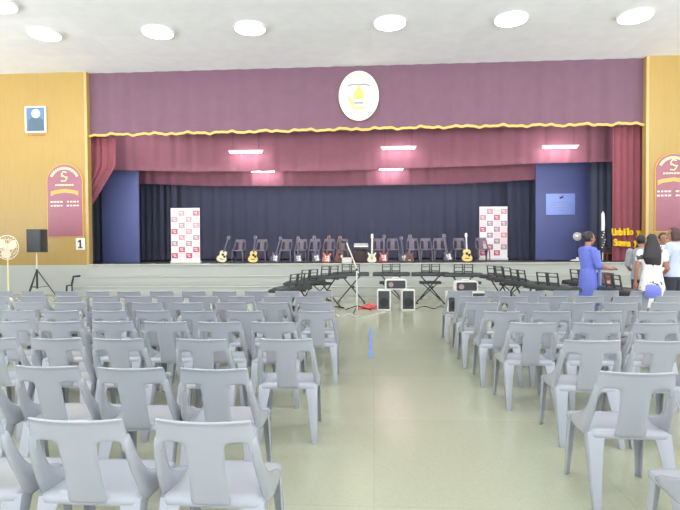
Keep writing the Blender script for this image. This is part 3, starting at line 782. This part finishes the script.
kbs = [(351, 273, 180, 'left of the white boom stand, centre left of arc'), (391, 273, 180, 'directly behind the amplifier stack at centre'), (430, 273, 180, 'right of centre with its cross stand in clear view'),
       (462.5, 273.8, 180, 'behind the rounded amplifier at the right'), (499, 276, 124, 'below the right banner\'s edge, turned inward'), (508, 278.3, 118, 'right arc, below gap beside right banner'),
       (524, 281.8, 110, 'right arc, second from its near end'), (553, 286, 120, 'right arc, near end left of the blue dressed woman'),
       (327, 276, 215, 'left arc, next to the central row'), (305, 281, 232, 'left arc, second from its near end'), (291, 287, 245, 'left arc, near end behind the left chairs'),
       (585, 282, 110, 'mostly hidden behind the blue dressed woman'), (621, 289, 95, 'before grey shirted man, close behind right chairs')]
for i, (px, py, rz, lab) in enumerate(kbs):
    p = at_z(px, py, .77)
    k = kb0 if i == 0 else copy_tree(kb0); s_ = ks0 if i == 0 else copy_tree(ks0)
    k.location = (p.x, p.y, KH); s_.location = (p.x, p.y, 0); k.rotation_euler.z = s_.rotation_euler.z = R(rz)
    k['label'] = 'black electronic keyboard ' + lab; s_['label'] = 'dark cross-legged stand under keyboard ' + lab
bn0 = thing('keyboard_bench', 'x', 'bench', group='black padded keyboard benches'); bench_parts(bn0)
for i, (px, py, Y, rz, lab) in enumerate(((430, 280, 14.3, 0, 'behind the keyboard right of centre'), (390, 280, 14.3, 0, 'behind the central keyboard and amplifier stack'), (320, 285, 13.9, 30, 'behind the left arc of keyboards'), (512, 284, 13.6, -30, 'behind the right arc of keyboards'), (470, 282, 14.2, -8, 'behind the keyboard over the rounded amplifier'))):
    o = bn0 if i == 0 else copy_tree(bn0); p = at_y(px, py, Y); o.location = (p.x, Y, 0); o.rotation_euler.z = R(rz); o['label'] = 'low black padded bench ' + lab

# ---------------------------------------------------------------- amplifiers at the aisle head
def spk(label, loc, rz, h=.47, w=.31):
    t = thing('floor_speaker', label, 'speaker', loc, rz)
    m = MB(); fw = .028
    m.box((0, .03, h / 2), (w, .28, h)); m.box((-w / 2 + fw / 2, -.125, h / 2), (fw, .03, h)); m.box((w / 2 - fw / 2, -.125, h / 2), (fw, .03, h)); m.box((0, -.125, h - fw / 2), (w - 2 * fw, .03, fw)); m.box((0, -.125, fw / 2), (w - 2 * fw, .03, fw))
    m.build('cabinet', M['white'], t, bevel=.006)
    gr_ = MB().box((0, -.122, h / 2), (w - 2 * fw, .02, h - 2 * fw)).build('grille', M['grille'], t, bevel=.004)
    m = MB(); m.lathe([(.085, 0), (.1, .004), (.1, .008), (.08, .01)], 24)
    o = m.build('woofer_ring', M['dark'], gr_); o.rotation_euler.x = R(90); o.location = (0, -.128, h * .4)
    return t
def combo(label, loc, rz):
    t = thing('combo_amplifier', label, 'amplifier', loc, rz)
    def rr(a, b_, r):
        pts = []
        for cx, cz, a0 in ((a / 2 - r, r, -90), (a / 2 - r, b_ - r, 0), (-a / 2 + r, b_ - r, 90), (-a / 2 + r, r, 180)):
            for k in range(6): an = R(a0 + 18 * k); pts.append((cx + r * math.cos(an), cz + r * math.sin(an)))
        return pts
    MB().prism(rr(.50, .235, .05), -.12, .12).build('cabinet', M['white'], t, bevel=.006)
    MB().prism([(x, z + .028) for x, z in rr(.43, .18, .03)], -.128, -.115).build('grille', M['grille'], t)
    m = MB()
    m.prism(oval(.055, .055, 20, (-.11, .115)), -.14, -.126); m.build('horn', M['bannergrey'], t)
    m = MB(); m.tube([(-.08, 0, .23), (-.07, 0, .265), (.07, 0, .265), (.08, 0, .23)], .012, 8); m.build('handle', M['white'], t)
    return t
p1 = at_z(384.3, 310.5, 0); p2 = at_z(408, 310.5, 0)
spk('white floor speaker with dark grille, left one under the amplifier', (p1.x, p1.y + .15, 0), R(-3)); spk('white floor speaker with dark grille, right one under the amplifier', (p2.x, p2.y + .15, 0), R(3))
combo('white rounded amplifier bridging two floor speakers at the aisle head', ((p1.x + p2.x) / 2, p1.y + .17, .47), 0)
pq = at_y(466.5, 300, 11.4)
spk('white floor speaker behind right chairs, left one under rounded amplifier', (pq.x - .26, 11.5, 0), R(0)); spk('white floor speaker behind right chairs, right one under rounded amplifier', (pq.x + .26, 11.5, 0), R(0))
combo('white rounded amplifier showing above the right block of chairs', (pq.x, 11.5, .47), 0)

# boom microphone stand
p = at_z(357, 311, 0)
t = thing('microphone_stand', 'white boom microphone stand rising above keyboards left of amplifiers', 'microphone stand', (p.x, p.y, 0))
MB().tube([(0, 0, .02), (0, 0, .98)], .016, 10).build('pole', M['white'], t)
for a in (20, 140, 260):
    MB().tube([(0, 0, .12), (.34 * math.cos(R(a)), .34 * math.sin(R(a)), .012)], .011, 8).build('leg', M['dark'], t)
d0 = at_y(346.5, 242.5, p.y); 
MB().tube([(.04, 0, .86), (d0.x - p.x, 0, d0.z)], .014, 8).build('boom', M['cream'], t)
MB().tube([(d0.x - p.x, 0, d0.z), (d0.x - p.x - .13, -.02, d0.z + .03)], [.018, .03], 10).build('microphone', M['dark'], t)
MB().tube([(0, -.04, .98 - .04), (0, .04, .98 - .04)], .028, 10).build('clutch', M['dark'], t)
# red cloth, cables, tape
p = at_z(367, 308, 0); bm = bmesh.new(); g = []
for j in range(13):
    row = []
    for i in range(17):
        u, v = i / 16 * 2 - 1, j / 12 * 2 - 1; rr_ = max(0, 1 - (u * u + v * v) * .7)
        row.append(bm.verts.new((u * .22 * (1 + .12 * math.sin(5 * v)), v * .2 * (1 + .15 * math.sin(4 * u + 1)), .012 + rr_ * (.10 * (1 + u) * .6 + .03 * math.sin(7 * u + 3 * v) + .02 * math.sin(9 * v)))))
    g.append(row)
for a, b_ in zip(g, g[1:]):
    for i in range(16): bm.faces.new((a[i], a[i + 1], b_[i + 1], b_[i]))
m = MB(); m.bm.free(); m.bm = bm; o = m.build('red_cloth', M['redcloth'], mods=[('SOLIDIFY', dict(thickness=.008)), ('SUBSURF', dict(levels=1))]); o.location = (p.x, p.y, 0)
tag(o, 'crumpled red cloth on the floor left of the floor speakers', 'cloth')
def cable(pxs, label, material, r=.008):
    pts = [at_z(a, b_, 0) for a, b_ in pxs]; out = []
    for i in range(len(pts) - 1):
        p0_, p1_, p2_, p3_ = pts[max(i - 1, 0)], pts[i], pts[i + 1], pts[min(i + 2, len(pts) - 1)]
        for k in range(6):
            q = k / 6
            v = .5 * ((2 * p1_) + (p2_ - p0_) * q + (2 * p0_ - 5 * p1_ + 4 * p2_ - p3_) * q * q + (3 * p1_ - p0_ - 3 * p2_ + p3_) * q ** 3); v.z = r + .001; out.append(v)
    tag(MB().tube(out, r, 6).build('cable', material), label, 'cable')
cable([(334, 313), (341, 317), (350, 314.5), (358, 318), (368, 316.5), (378, 314), (386, 312.5)], 'pale cable winding over the floor at foot of boom stand', M['white'])
cable([(414, 310), (424, 306.5), (434, 309), (441, 306), (446, 310)], 'dark cable winding from the right floor speaker to right keyboards', M['dark'])
a, b_ = at_z(371, 328, 0), at_z(370.3, 358, 0)
m = MB(); n = 12; rr = []
for i in range(n + 1):
    q = a.lerp(b_, i / n); wx = .022 + .004 * math.sin(i * 2); rr.append([(q.x - wx, q.y, .0005), (q.x + wx, q.y, .0005), (q.x + wx, q.y, .003), (q.x - wx, q.y, .003)])
tag(m.rings(rr).build('tape_strip', M['bluetape'], smooth=False), 'strip of blue tape along the aisle floor', 'tape')

# ---------------------------------------------------------------- PA speaker, fan, rail at left
YP = 14.6
p = at_y(36.5, 250, YP); pb = at_y(38, 252.3, YP); pt = at_y(38, 229.3, YP)
t = thing('tripod_stand', 'speaker stand with pale pole and dark tripod by the left wall', 'speaker stand', (p.x, YP, 0))
MB().tube([(0, 0, .55), (0, 0, pb.z - .0)], .02, 10).build('pole', M['cream'], t)
MB().tube([(0, 0, .28), (0, 0, .85)], .028, 10).build('collar', M['dark'], t)
for a in (30, 150, 270):
    ca, sa = math.cos(R(a)), math.sin(R(a))
    m = MB(); m.tube([(0.02 * ca, .02 * sa, .80), (.5 * ca, .5 * sa, .015)], .014, 8); m.tube([(.02 * ca, .02 * sa, .32), (.29 * ca, .29 * sa, .345)], .009, 6); m.build('leg', M['dark'], t)
w = 16.2 * YP / FPX; h = pt.z - pb.z
t = thing('loudspeaker', 'dark grey loudspeaker on the tripod stand by the left wood wall', 'speaker', (p.x + .03, YP, pb.z), R(-4))
MB().prism_z([(-w / 2, -.16), (w / 2, -.16), (w / 2 * .8, .2), (-w / 2 * .8, .2)], 0, h).build('cabinet', M['black'], t, bevel=.012)
MB().box((0, -.166, h / 2), (w * .92, .014, h * .94)).build('grille', M['grille'], t, bevel=.004)
def fan(px, py, Y, rad, zfloor, label, base_m, pole_m, head_m, rz=0, kind='pedestal_fan', ry=1.0):
    p = at_y(px, py, Y); zc = p.z - zfloor
    t = thing(kind, label, 'fan', (p.x, Y, zfloor), rz)
    MB().lathe([(.22, 0), (.22, .02), (.16, .04), (.05, .06), (.03, .12)], 24).build('base', base_m, t)
    MB().tube([(0, 0, .08), (0, 0, zc - .03)], .02, 10).build('pole', pole_m, t)
    m = MB(); m.tube([(0, .18, zc), (0, .02, zc)], [.05, .085], 14); m.build('motor', base_m, t)
    m = MB()
    for k in range(20):
        a = 2 * math.pi * k / 20
        for yy in (-.10, .05):
            m.tube([(.05 * math.cos(a), yy, zc + .05 * math.sin(a)), (.7 * rad * math.cos(a), yy * 1.0, zc + .7 * rad * math.sin(a)), (rad * math.cos(a), -.02, zc + rad * math.sin(a))], .004, 4)
    for rr_, yy in ((rad, -.02), (rad * .7, -.10), (rad * .35, -.10), (rad * .7, .05)):
        m.tube([(rr_ * math.cos(2 * math.pi * k / 32), yy, zc + rr_ * math.sin(2 * math.pi * k / 32)) for k in range(33)], .006 if rr_ < rad else .012, 6)
    m.build('cage', head_m, t)
    m = MB()
    for k in range(3):
        a0 = 2 * math.pi * k / 3 + .4; rr = []
        for q, wd in ((.06, .05), (.5, .13), (.88, .09)):
            c = (q * rad * math.cos(a0), zc + q * rad * math.sin(a0)); tx, tz = -math.sin(a0), math.cos(a0); wd *= rad / .33
            rr.append([(c[0] - tx * wd, -.05, c[1] - tz * wd), (c[0] + tx * wd, -.01, c[1] + tz * wd), (c[0] + tx * wd, -.004, c[1] + tz * wd), (c[0] - tx * wd, -.044, c[1] - tz * wd)])
        m.rings(rr)
    m.build('blades', M['cream'], t)
    m = MB(); m.ell((0, -.10, zc), (.06, .03, .06)); m.build('hub_badge', M['white'], t)
fan(7.5, 247.5, 14.3, 12.6 * 14.3 / FPX, 0, 'cream pedestal fan at the far left below wood wall', M['cream'], M['paleyellow'], M['cream'])
fan(577.5, 236.5, 17.6, .125, SH, 'small white fan on stage just left of the blue dressed woman', M['white'], M['dark'], M['white'], R(-30))
# dark handrail by the steps at left
q = lambda a, b_: at_y(a, b_, 15.0)
t = thing('step_handrail', 'short dark bent handrail at left end of the stage steps', 'handrail', (q(72, 290).x, 15.0, 0))
def loc(a, b_): v = q(a, b_); return (v.x - q(72, 290).x, 0, v.z)
MB().tube([loc(80, 276), loc(73.5, 276.5), loc(72, 283.5), loc(72, 284)], .03, 8).build('upper_rail', M['dark'], t)
MB().tube([loc(72, 284), loc(71.5, 285.2), loc(67, 285.6), (loc(66, 290)[0], 0, 0)], .026, 8).build('lower_rail', M['dark'], t)
MB().tube([(loc(72, 284)[0], 0, loc(72, 284)[2]), (loc(72, 284)[0], 0, 0)], .022, 8).build('post', M['dark'], t)

# right: speaker cabinet, piano, flag pole
p = at_y(603.5, 280, 14.2)
t = thing('floor_cabinet', 'dark brown speaker cabinet on floor right of the blue dressed woman', 'speaker', (p.x, 14.2, 0))
MB().box((0, 0, .36), (.38, .36, .72)).build('cabinet', M['brownbox'], t, bevel=.012)
MB().box((-.0, -.182, .36), (.33, .01, .64)).build('grille', M['mahog'], t, bevel=.003)
MB().box((.02, -.19, .42), (.14, .008, .2)).build('badge', M['bannerpink'], t, bevel=.003)
p0, p1 = at_y(600, 262, 17.0), at_y(633, 248, 17.0)
t = thing('upright_piano', 'dark brown upright piano at right of stage below yellow letters', 'piano', ((p0.x + p1.x) / 2, WY + .95, SH))
pw = p1.x - p0.x; ph_ = p1.z - SH
MB().box((0, .1, ph_ / 2), (pw, .28, ph_)).build('case', M['brownbox'], t, bevel=.012)
MB().box((0, .1, ph_ + .012), (pw + .03, .34, .025)).build('lid', M['mahog'], t, bevel=.006)
MB().box((0, -.12, ph_ * .6), (pw, .18, .05)).build('key_slip', M['mahog'], t, bevel=.006)
m = MB()
for s_ in (-1, 1): m.box((s_ * (pw / 2 - .04), -.17, ph_ * .29), (.05, .05, ph_ * .58))
m.build('front_leg', M['mahog'], t, bevel=.006)
p = at_y(603, 262, 16.75); zt_ = at_y(602.8, 212, 16.75).z - SH; zm = at_y(602.8, 231, 16.75).z - SH
p = at_y(602.8, 240, 16.35)
t = thing('flag_pole', 'furled black and white flag on pole behind the blue dressed woman', 'flag', (p.x, 16.35, SH))
MB().lathe([(.14, 0), (.14, .02), (.03, .05)], 20).build('base', M['dark'], t)
MB().tube([(0, 0, .04), (0, 0, zt_)], .014, 8).build('pole', M['white'], t)
m = MB(); m.tube([(.0, 0, zm - .02), (.01, 0, zm + .2), (.0, 0, zt_ - .08), (0, 0, zt_ - .03)], [.05, .055, .045, .02], 10); m.build('white_cloth', M['white'], t)
m = MB(); m.tube([(.0, 0, .30), (-.02, -.01, .55), (.01, 0, zm - .2), (0, 0, zm)], [.05, .085, .075, .05], 10); m.build('dark_cloth', M['black'], t)
m = MB()
for k in range(7): m.ell((-.05 + .03 * (k % 4), -.075, .45 + .075 * k), (.022, .02, .02), 8, 6)
m.build('white_tassel', M['white'], t)

# ---------------------------------------------------------------- people
def V(*a): return Vector(a)
def hand(m, w, d, side, curl=.35, s=1.0):
    """palm and five fingers beyond wrist w, pointing along d"""
    d = V(*d).normalized(); up = V(0, 0, 1) if abs(d.z) < .8 else V(0, 1, 0)
    a = d.cross(up).normalized(); n = a.cross(d).normalized()      # a: across the palm, n: palm normal
    w = V(*w); pc = w + d * .05
    m.tube([w, w + d * .03, pc + d * .02, w + d * .092], [.026, .033, .037, .034], 10)
    for k, L in zip((-1.5, -.5, .5, 1.5), (.062, .076, .07, .054)):
        b0 = w + d * .085 + a * (k * .0185); b1 = b0 + (d * math.cos(curl) + n * math.sin(curl) * -1) * L * .5
        b2 = b1 + (d * math.cos(curl * 2.6) - n * math.sin(curl * 2.6)) * L * .5
        m.cap(b0, b1, .0095, .009, 8); m.cap(b1, b2, .009, .0075, 8)
    t0 = w + d * .03 + a * (side * .03); t1 = t0 + (d * .7 + a * side * .7).normalized() * .038; t2 = t1 + (d * .95 - n * .3).normalized() * .03
    m.cap(t0, t1, .013, .011, 8); m.cap(t1, t2, .011, .009, 8)

def person(label, loc_, rz, height, arms, legs_bare=False, head_turn=0, torso_w=1.0, clothes=None, hair=None, hairmat=None, skin=None):
    skin = skin or M['skin']; k = height / 1.70
    t = thing('person', label, 'person', loc_, rz, scale=k)
    m = MB()
    m.loft([(0, 0, .80, .12, .09), (0, 0, .90, .155, .11), (0, 0, 1.0, .145, .10), (0, .005, 1.08, .125, .088), (0, .005, 1.2, .14, .10), (0, 0, 1.32, .155 * torso_w, .10), (0, -.005, 1.40, .13 * torso_w, .075), (0, -.005, 1.44, .07, .06)], 20)
    m.tube([(0, -.01, 1.40), (0, .0, 1.50), (0, .01, 1.54)], [.056, .05, .05], 12)
    # head with face
    hr = Matrix.Rotation(R(head_turn), 3, 'Z'); hc = V(0, .02, 1.585)
    H = lambda x, y, z: hc + hr @ V(x, y, z)
    m.ell(hc + V(0, 0, .02), (.073, .088, .095)); m.ell(H(0, .018, -.035), (.056, .066, .078)); m.ell(H(0, .045, -.085), (.03, .03, .026))
    m.tube([H(0, .088, .018), H(0, .112, -.022), H(0, .092, -.036)], [.008, .015, .012], 8)
    for s_ in (-1, 1):
        m.ell(H(s_ * .074, -.005, -.008), (.012, .02, .03), 10, 7); m.ell(H(s_ * .03, .078, .026), (.022, .012, .008), 8, 6); m.ell(H(s_ * .036, .066, -.02), (.02, .018, .018), 8, 6)
    m.ell(H(0, .082, -.056), (.024, .012, .010), 10, 6)
    # arms
    sh = .175 * torso_w
    for s_, (el, wr, hd) in zip((-1, 1), arms):
        m.cap((s_ * sh, -.005, 1.375), el, .052, .041); m.cap(el, wr, .040, .027); hand(m, wr, hd, -s_)
    # legs
    for s_ in (-1, 1):
        m.cap((s_ * .085, 0, .88), (s_ * .092, .02, .48), .082, .054); m.cap((s_ * .092, .02, .48), (s_ * .095, -.02, .09), .052, .036)
        m.ell((s_ * .095, -.035, .34), (.045, .05, .10)); m.tube([(s_ * .095, -.06, .035), (s_ * .097, .02, .042), (s_ * .102, .12, .028), (s_ * .104, .17, .02)], [.032, .04, .036, .02], 10)
    bdy = m.build('body', skin, t, mods=[('REMESH', dict(mode='VOXEL', voxel_size=.0075)), ('SMOOTH', dict(iterations=3, factor=.5))], ang=180)
    for s_ in (-1, 1):
        MB().ell(H(s_ * .031, .083, .008), (.012, .006, .007), 10, 7).build('eye', M['eyewhite'], bdy)
    MB().ell(H(0, .09, -.056), (.021, .007, .006), 10, 6).build('mouth', M['lips'], bdy)
    # hair cap
    m = MB(); m.ell(hc + V(0, -.008, .03), (.086, .10, .102), 20, 14)
    for v in m.bm.verts:
        q = hr.transposed() @ (v.co - hc)
        if q.y > .03 and q.z < .075: v.co = hc + hr @ V(q.x * .75, min(q.y, .03), max(q.z, -.02) if q.y > .03 else q.z)
    if hair == 'long':
        m.loft([(.02, -.065, 1.12, .05, .02), (.01, -.075, 1.18, .12, .04), (-.01, -.08, 1.30, .145, .055), (0, -.065, 1.42, .135, .065), (0, -.045, 1.54, .108, .075), (0, -.02, 1.66, .06, .07)], 18)
    if hair == 'bun':
        m.ell(hc + hr @ V(0, -.10, .06), (.05, .045, .05)); m.cap(hc + hr @ V(0, -.11, .08), hc + hr @ V(-.01, -.13, .14), .02, .008)
    if hair == 'bob':
        m.loft([(0, -.03, 1.47, .085, .06), (0, -.03, 1.52, .096, .075), (0, -.02, 1.62, .092, .09), (0, -.01, 1.69, .05, .05)], 18)
    m.build('hair', hairmat or M['hair'], t, mods=[('REMESH', dict(mode='VOXEL', voxel_size=.008)), ('SMOOTH', dict(iterations=3, factor=.5))], ang=180)
    clothes(t, arms, sh)
    return t
RM = [('REMESH', dict(mode='VOXEL', voxel_size=.008)), ('SMOOTH', dict(iterations=4, factor=.5))]
def top(t, arms, sh, material, hem, flare, name, sleeve=.5, neck=1.455, tw=1.0):
    m = MB()
    m.loft([(0, 0, hem, flare, flare * .75), (0, 0, .5 * (hem + .98), .5 * (flare + .17) + .0, .5 * (flare * .75 + .125)), (0, 0, .98, .168, .122), (0, .005, 1.08, .15, .11), (0, .008, 1.2, .162, .122), (0, 0, 1.32, .178 * tw, .118), (0, -.005, 1.41, .15 * tw, .09), (0, -.005, neck, .075, .068)], 22)
    for s_, (el, wr, hd) in zip((-1, 1), arms):
        a = V(s_ * sh, -.005, 1.375); el = V(*el); wr = V(*wr)
        if sleeve <= .5: m.cap(a, a.lerp(el, sleeve * 2), .068, .062)
        else: m.cap(a, el, .068, .056); m.cap(el, el.lerp(wr, (sleeve - .5) * 2), .056, .043)
    m.build(name, material, t, mods=RM, ang=180)
def trousers(t, material, wide=1.0):
    m = MB()
    m.loft([(0, 0, .78, .165, .11), (0, 0, .9, .17, .125), (0, 0, 1.02, .158, .115)], 20)
    for s_ in (-1, 1): m.cap((s_ * .085, 0, .88), (s_ * .094, .02, .48), .095, .07 * wide); m.cap((s_ * .094, .02, .48), (s_ * .097, -.015, .1), .07 * wide, .06 * wide)
    m.build('trousers', material, t, mods=RM, ang=180)
def shoes(t, material):
    for s_ in (-1, 1):
        m = MB(); m.tube([(s_ * .095, -.085, .04), (s_ * .096, -.04, .05), (s_ * .098, .04, .05), (s_ * .103, .13, .035), (s_ * .105, .19, .028)], [.03, .045, .046, .042, .025], 12)
        for v in m.bm.verts: v.co.z = max(v.co.z, .002)
        m.build('shoe', material, t)
DOWN = ((-.235, -.03, 1.10), (-.25, .03, .86), (0, .1, -1)); DOWNR = ((.235, -.03, 1.10), (.25, .03, .86), (0, .1, -1))
def floor_pt(px, Y): p = at_y(px, 260, Y); return (p.x, Y, 0)
# woman in blue, side-on, right hand side reaching forward
def c_blue(t, arms, sh):
    top(t, arms, sh, M['bluecloth'], .55, .20, 'tunic', sleeve=.5)
    trousers(t, M['bluecloth'], 1.15); shoes(t, M['darkcloth'])
    m = MB(); m.rings([[(x - .02, .135 - .02 * abs(z - 1.0), z), (x + .055, .14 - .02 * abs(z - 1.0), z), (x + .055, .15 - .02 * abs(z - 1.0), z), (x - .02, .145 - .02 * abs(z - 1.0), z)] for x, z in ((.10, .42), (.11, .7), (.10, .95), (.09, 1.15), (.08, 1.3), (.07, 1.38))])
    m.build('scarf', M['skycloth'], t)
person('person with tied dark hair in long blue tunic and trousers, reaching right', floor_pt(588, 9.35), R(-80), 1.70,
       [((-.22, .06, 1.12), (-.17, .28, 1.05), (.2, 1, .1)), ((.22, .06, 1.12), (.17, .30, 1.06), (-.2, 1, .15))], hair='bun', clothes=c_blue)
def c_grey(t, arms, sh):
    top(t, arms, sh, M['greycloth'], .82, .185, 'shirt', sleeve=.45); trousers(t, M['darkcloth']); shoes(t, M['darkcloth'])
person('person in grey shirt and dark trousers, seen behind the white floral dress', floor_pt(641.0, 10.5), R(-25), 1.65,
       [((-.235, .02, 1.10), (-.20, .22, 1.0), (.3, 1, 0)), ((.235, .02, 1.10), (.20, .22, 1.0), (-.3, 1, 0))], hair='short', clothes=c_grey, torso_w=1.12)
def c_white(t, arms, sh):
    top(t, arms, sh, M['floral'], .42, .27, 'dress', sleeve=.2, neck=1.44); shoes(t, M['darkcloth'])
person('person with long black hair in white floral dress, back to camera', floor_pt(652, 9.2), R(-20), 1.65,
       [DOWN, ((.235, .02, 1.10), (.20, .20, 1.0), (-.3, 1, .1))], hair='long', clothes=c_white)
def c_shirt(t, arms, sh):
    top(t, arms, sh, M['shirt'], .84, .19, 'shirt', sleeve=.85, tw=1.08); trousers(t, M['darkcloth']); shoes(t, M['darkcloth'])
person('person in pale blue long-sleeved shirt at right edge, brown hair, face turned left', floor_pt(674.5, 10.0), R(35), 1.78,
       [((-.24, .06, 1.12), (-.12, .24, 1.02), (.6, 1, 0)), ((.24, .06, 1.12), (.12, .24, 1.02), (-.6, 1, 0))], hair='bob', hairmat=M['hairbrown'], clothes=c_shirt, torso_w=1.1, head_turn=40)
def c_dark(t, arms, sh):
    top(t, arms, sh, M['floral'], .84, .185, 'blouse', sleeve=.5); trousers(t, M['darkcloth']); shoes(t, M['darkcloth'])
person('person mostly hidden between floral dress and pale blue shirt, facing camera', floor_pt(662.5, 11.3), R(175), 1.70,
       [DOWN, DOWNR], hair='short', clothes=c_dark)
# violet-blue bag hung over the back of a right-block chair
p = at_y(650, 291, 7.98)
m = MB(); m.loft([(0, 0, -.16, .10, .03), (0, 0, -.10, .12, .045), (0, 0, -.02, .115, .04), (0, .03, .02, .10, .04), (0, .05, .035, .06, .03)], 16)
o = m.build('fabric_bag', M['bluebag']); o.location = (p.x, 7.885, .86); tag(o, 'violet-blue fabric bag draped over a chair back before the floral dress', 'bag')

# ---------------------------------------------------------------- world and view
W = bpy.data.worlds.new('world'); S.world = W; W.use_nodes = True
bg = W.node_tree.nodes['Background']; bg.inputs['Color'].default_value = (.93, .96, 1, 1); bg.inputs['Strength'].default_value = 2.0
# bright overcast sky above, lower half made extra bright to lift the ceiling
wn = W.node_tree; tcw = wn.nodes.new('ShaderNodeTexCoord'); sxyz = wn.nodes.new('ShaderNodeSeparateXYZ'); mrw = wn.nodes.new('ShaderNodeMapRange')
mrw.inputs['From Min'].default_value = -.02; mrw.inputs['From Max'].default_value = .02; mrw.inputs['To Min'].default_value = 10.5; mrw.inputs['To Max'].default_value = 2.0
wn.links.new(tcw.outputs['Generated'], sxyz.inputs['Vector']); wn.links.new(sxyz.outputs['Z'], mrw.inputs['Value']); wn.links.new(mrw.outputs['Result'], bg.inputs['Strength'])
S.view_settings.view_transform = 'Standard'; S.view_settings.look = 'None'; S.view_settings.gamma = 1; S.view_settings.exposure = -0.25
S.view_settings.use_curve_mapping = False
S.cycles.max_bounces = 8; S.cycles.diffuse_bounces = 4
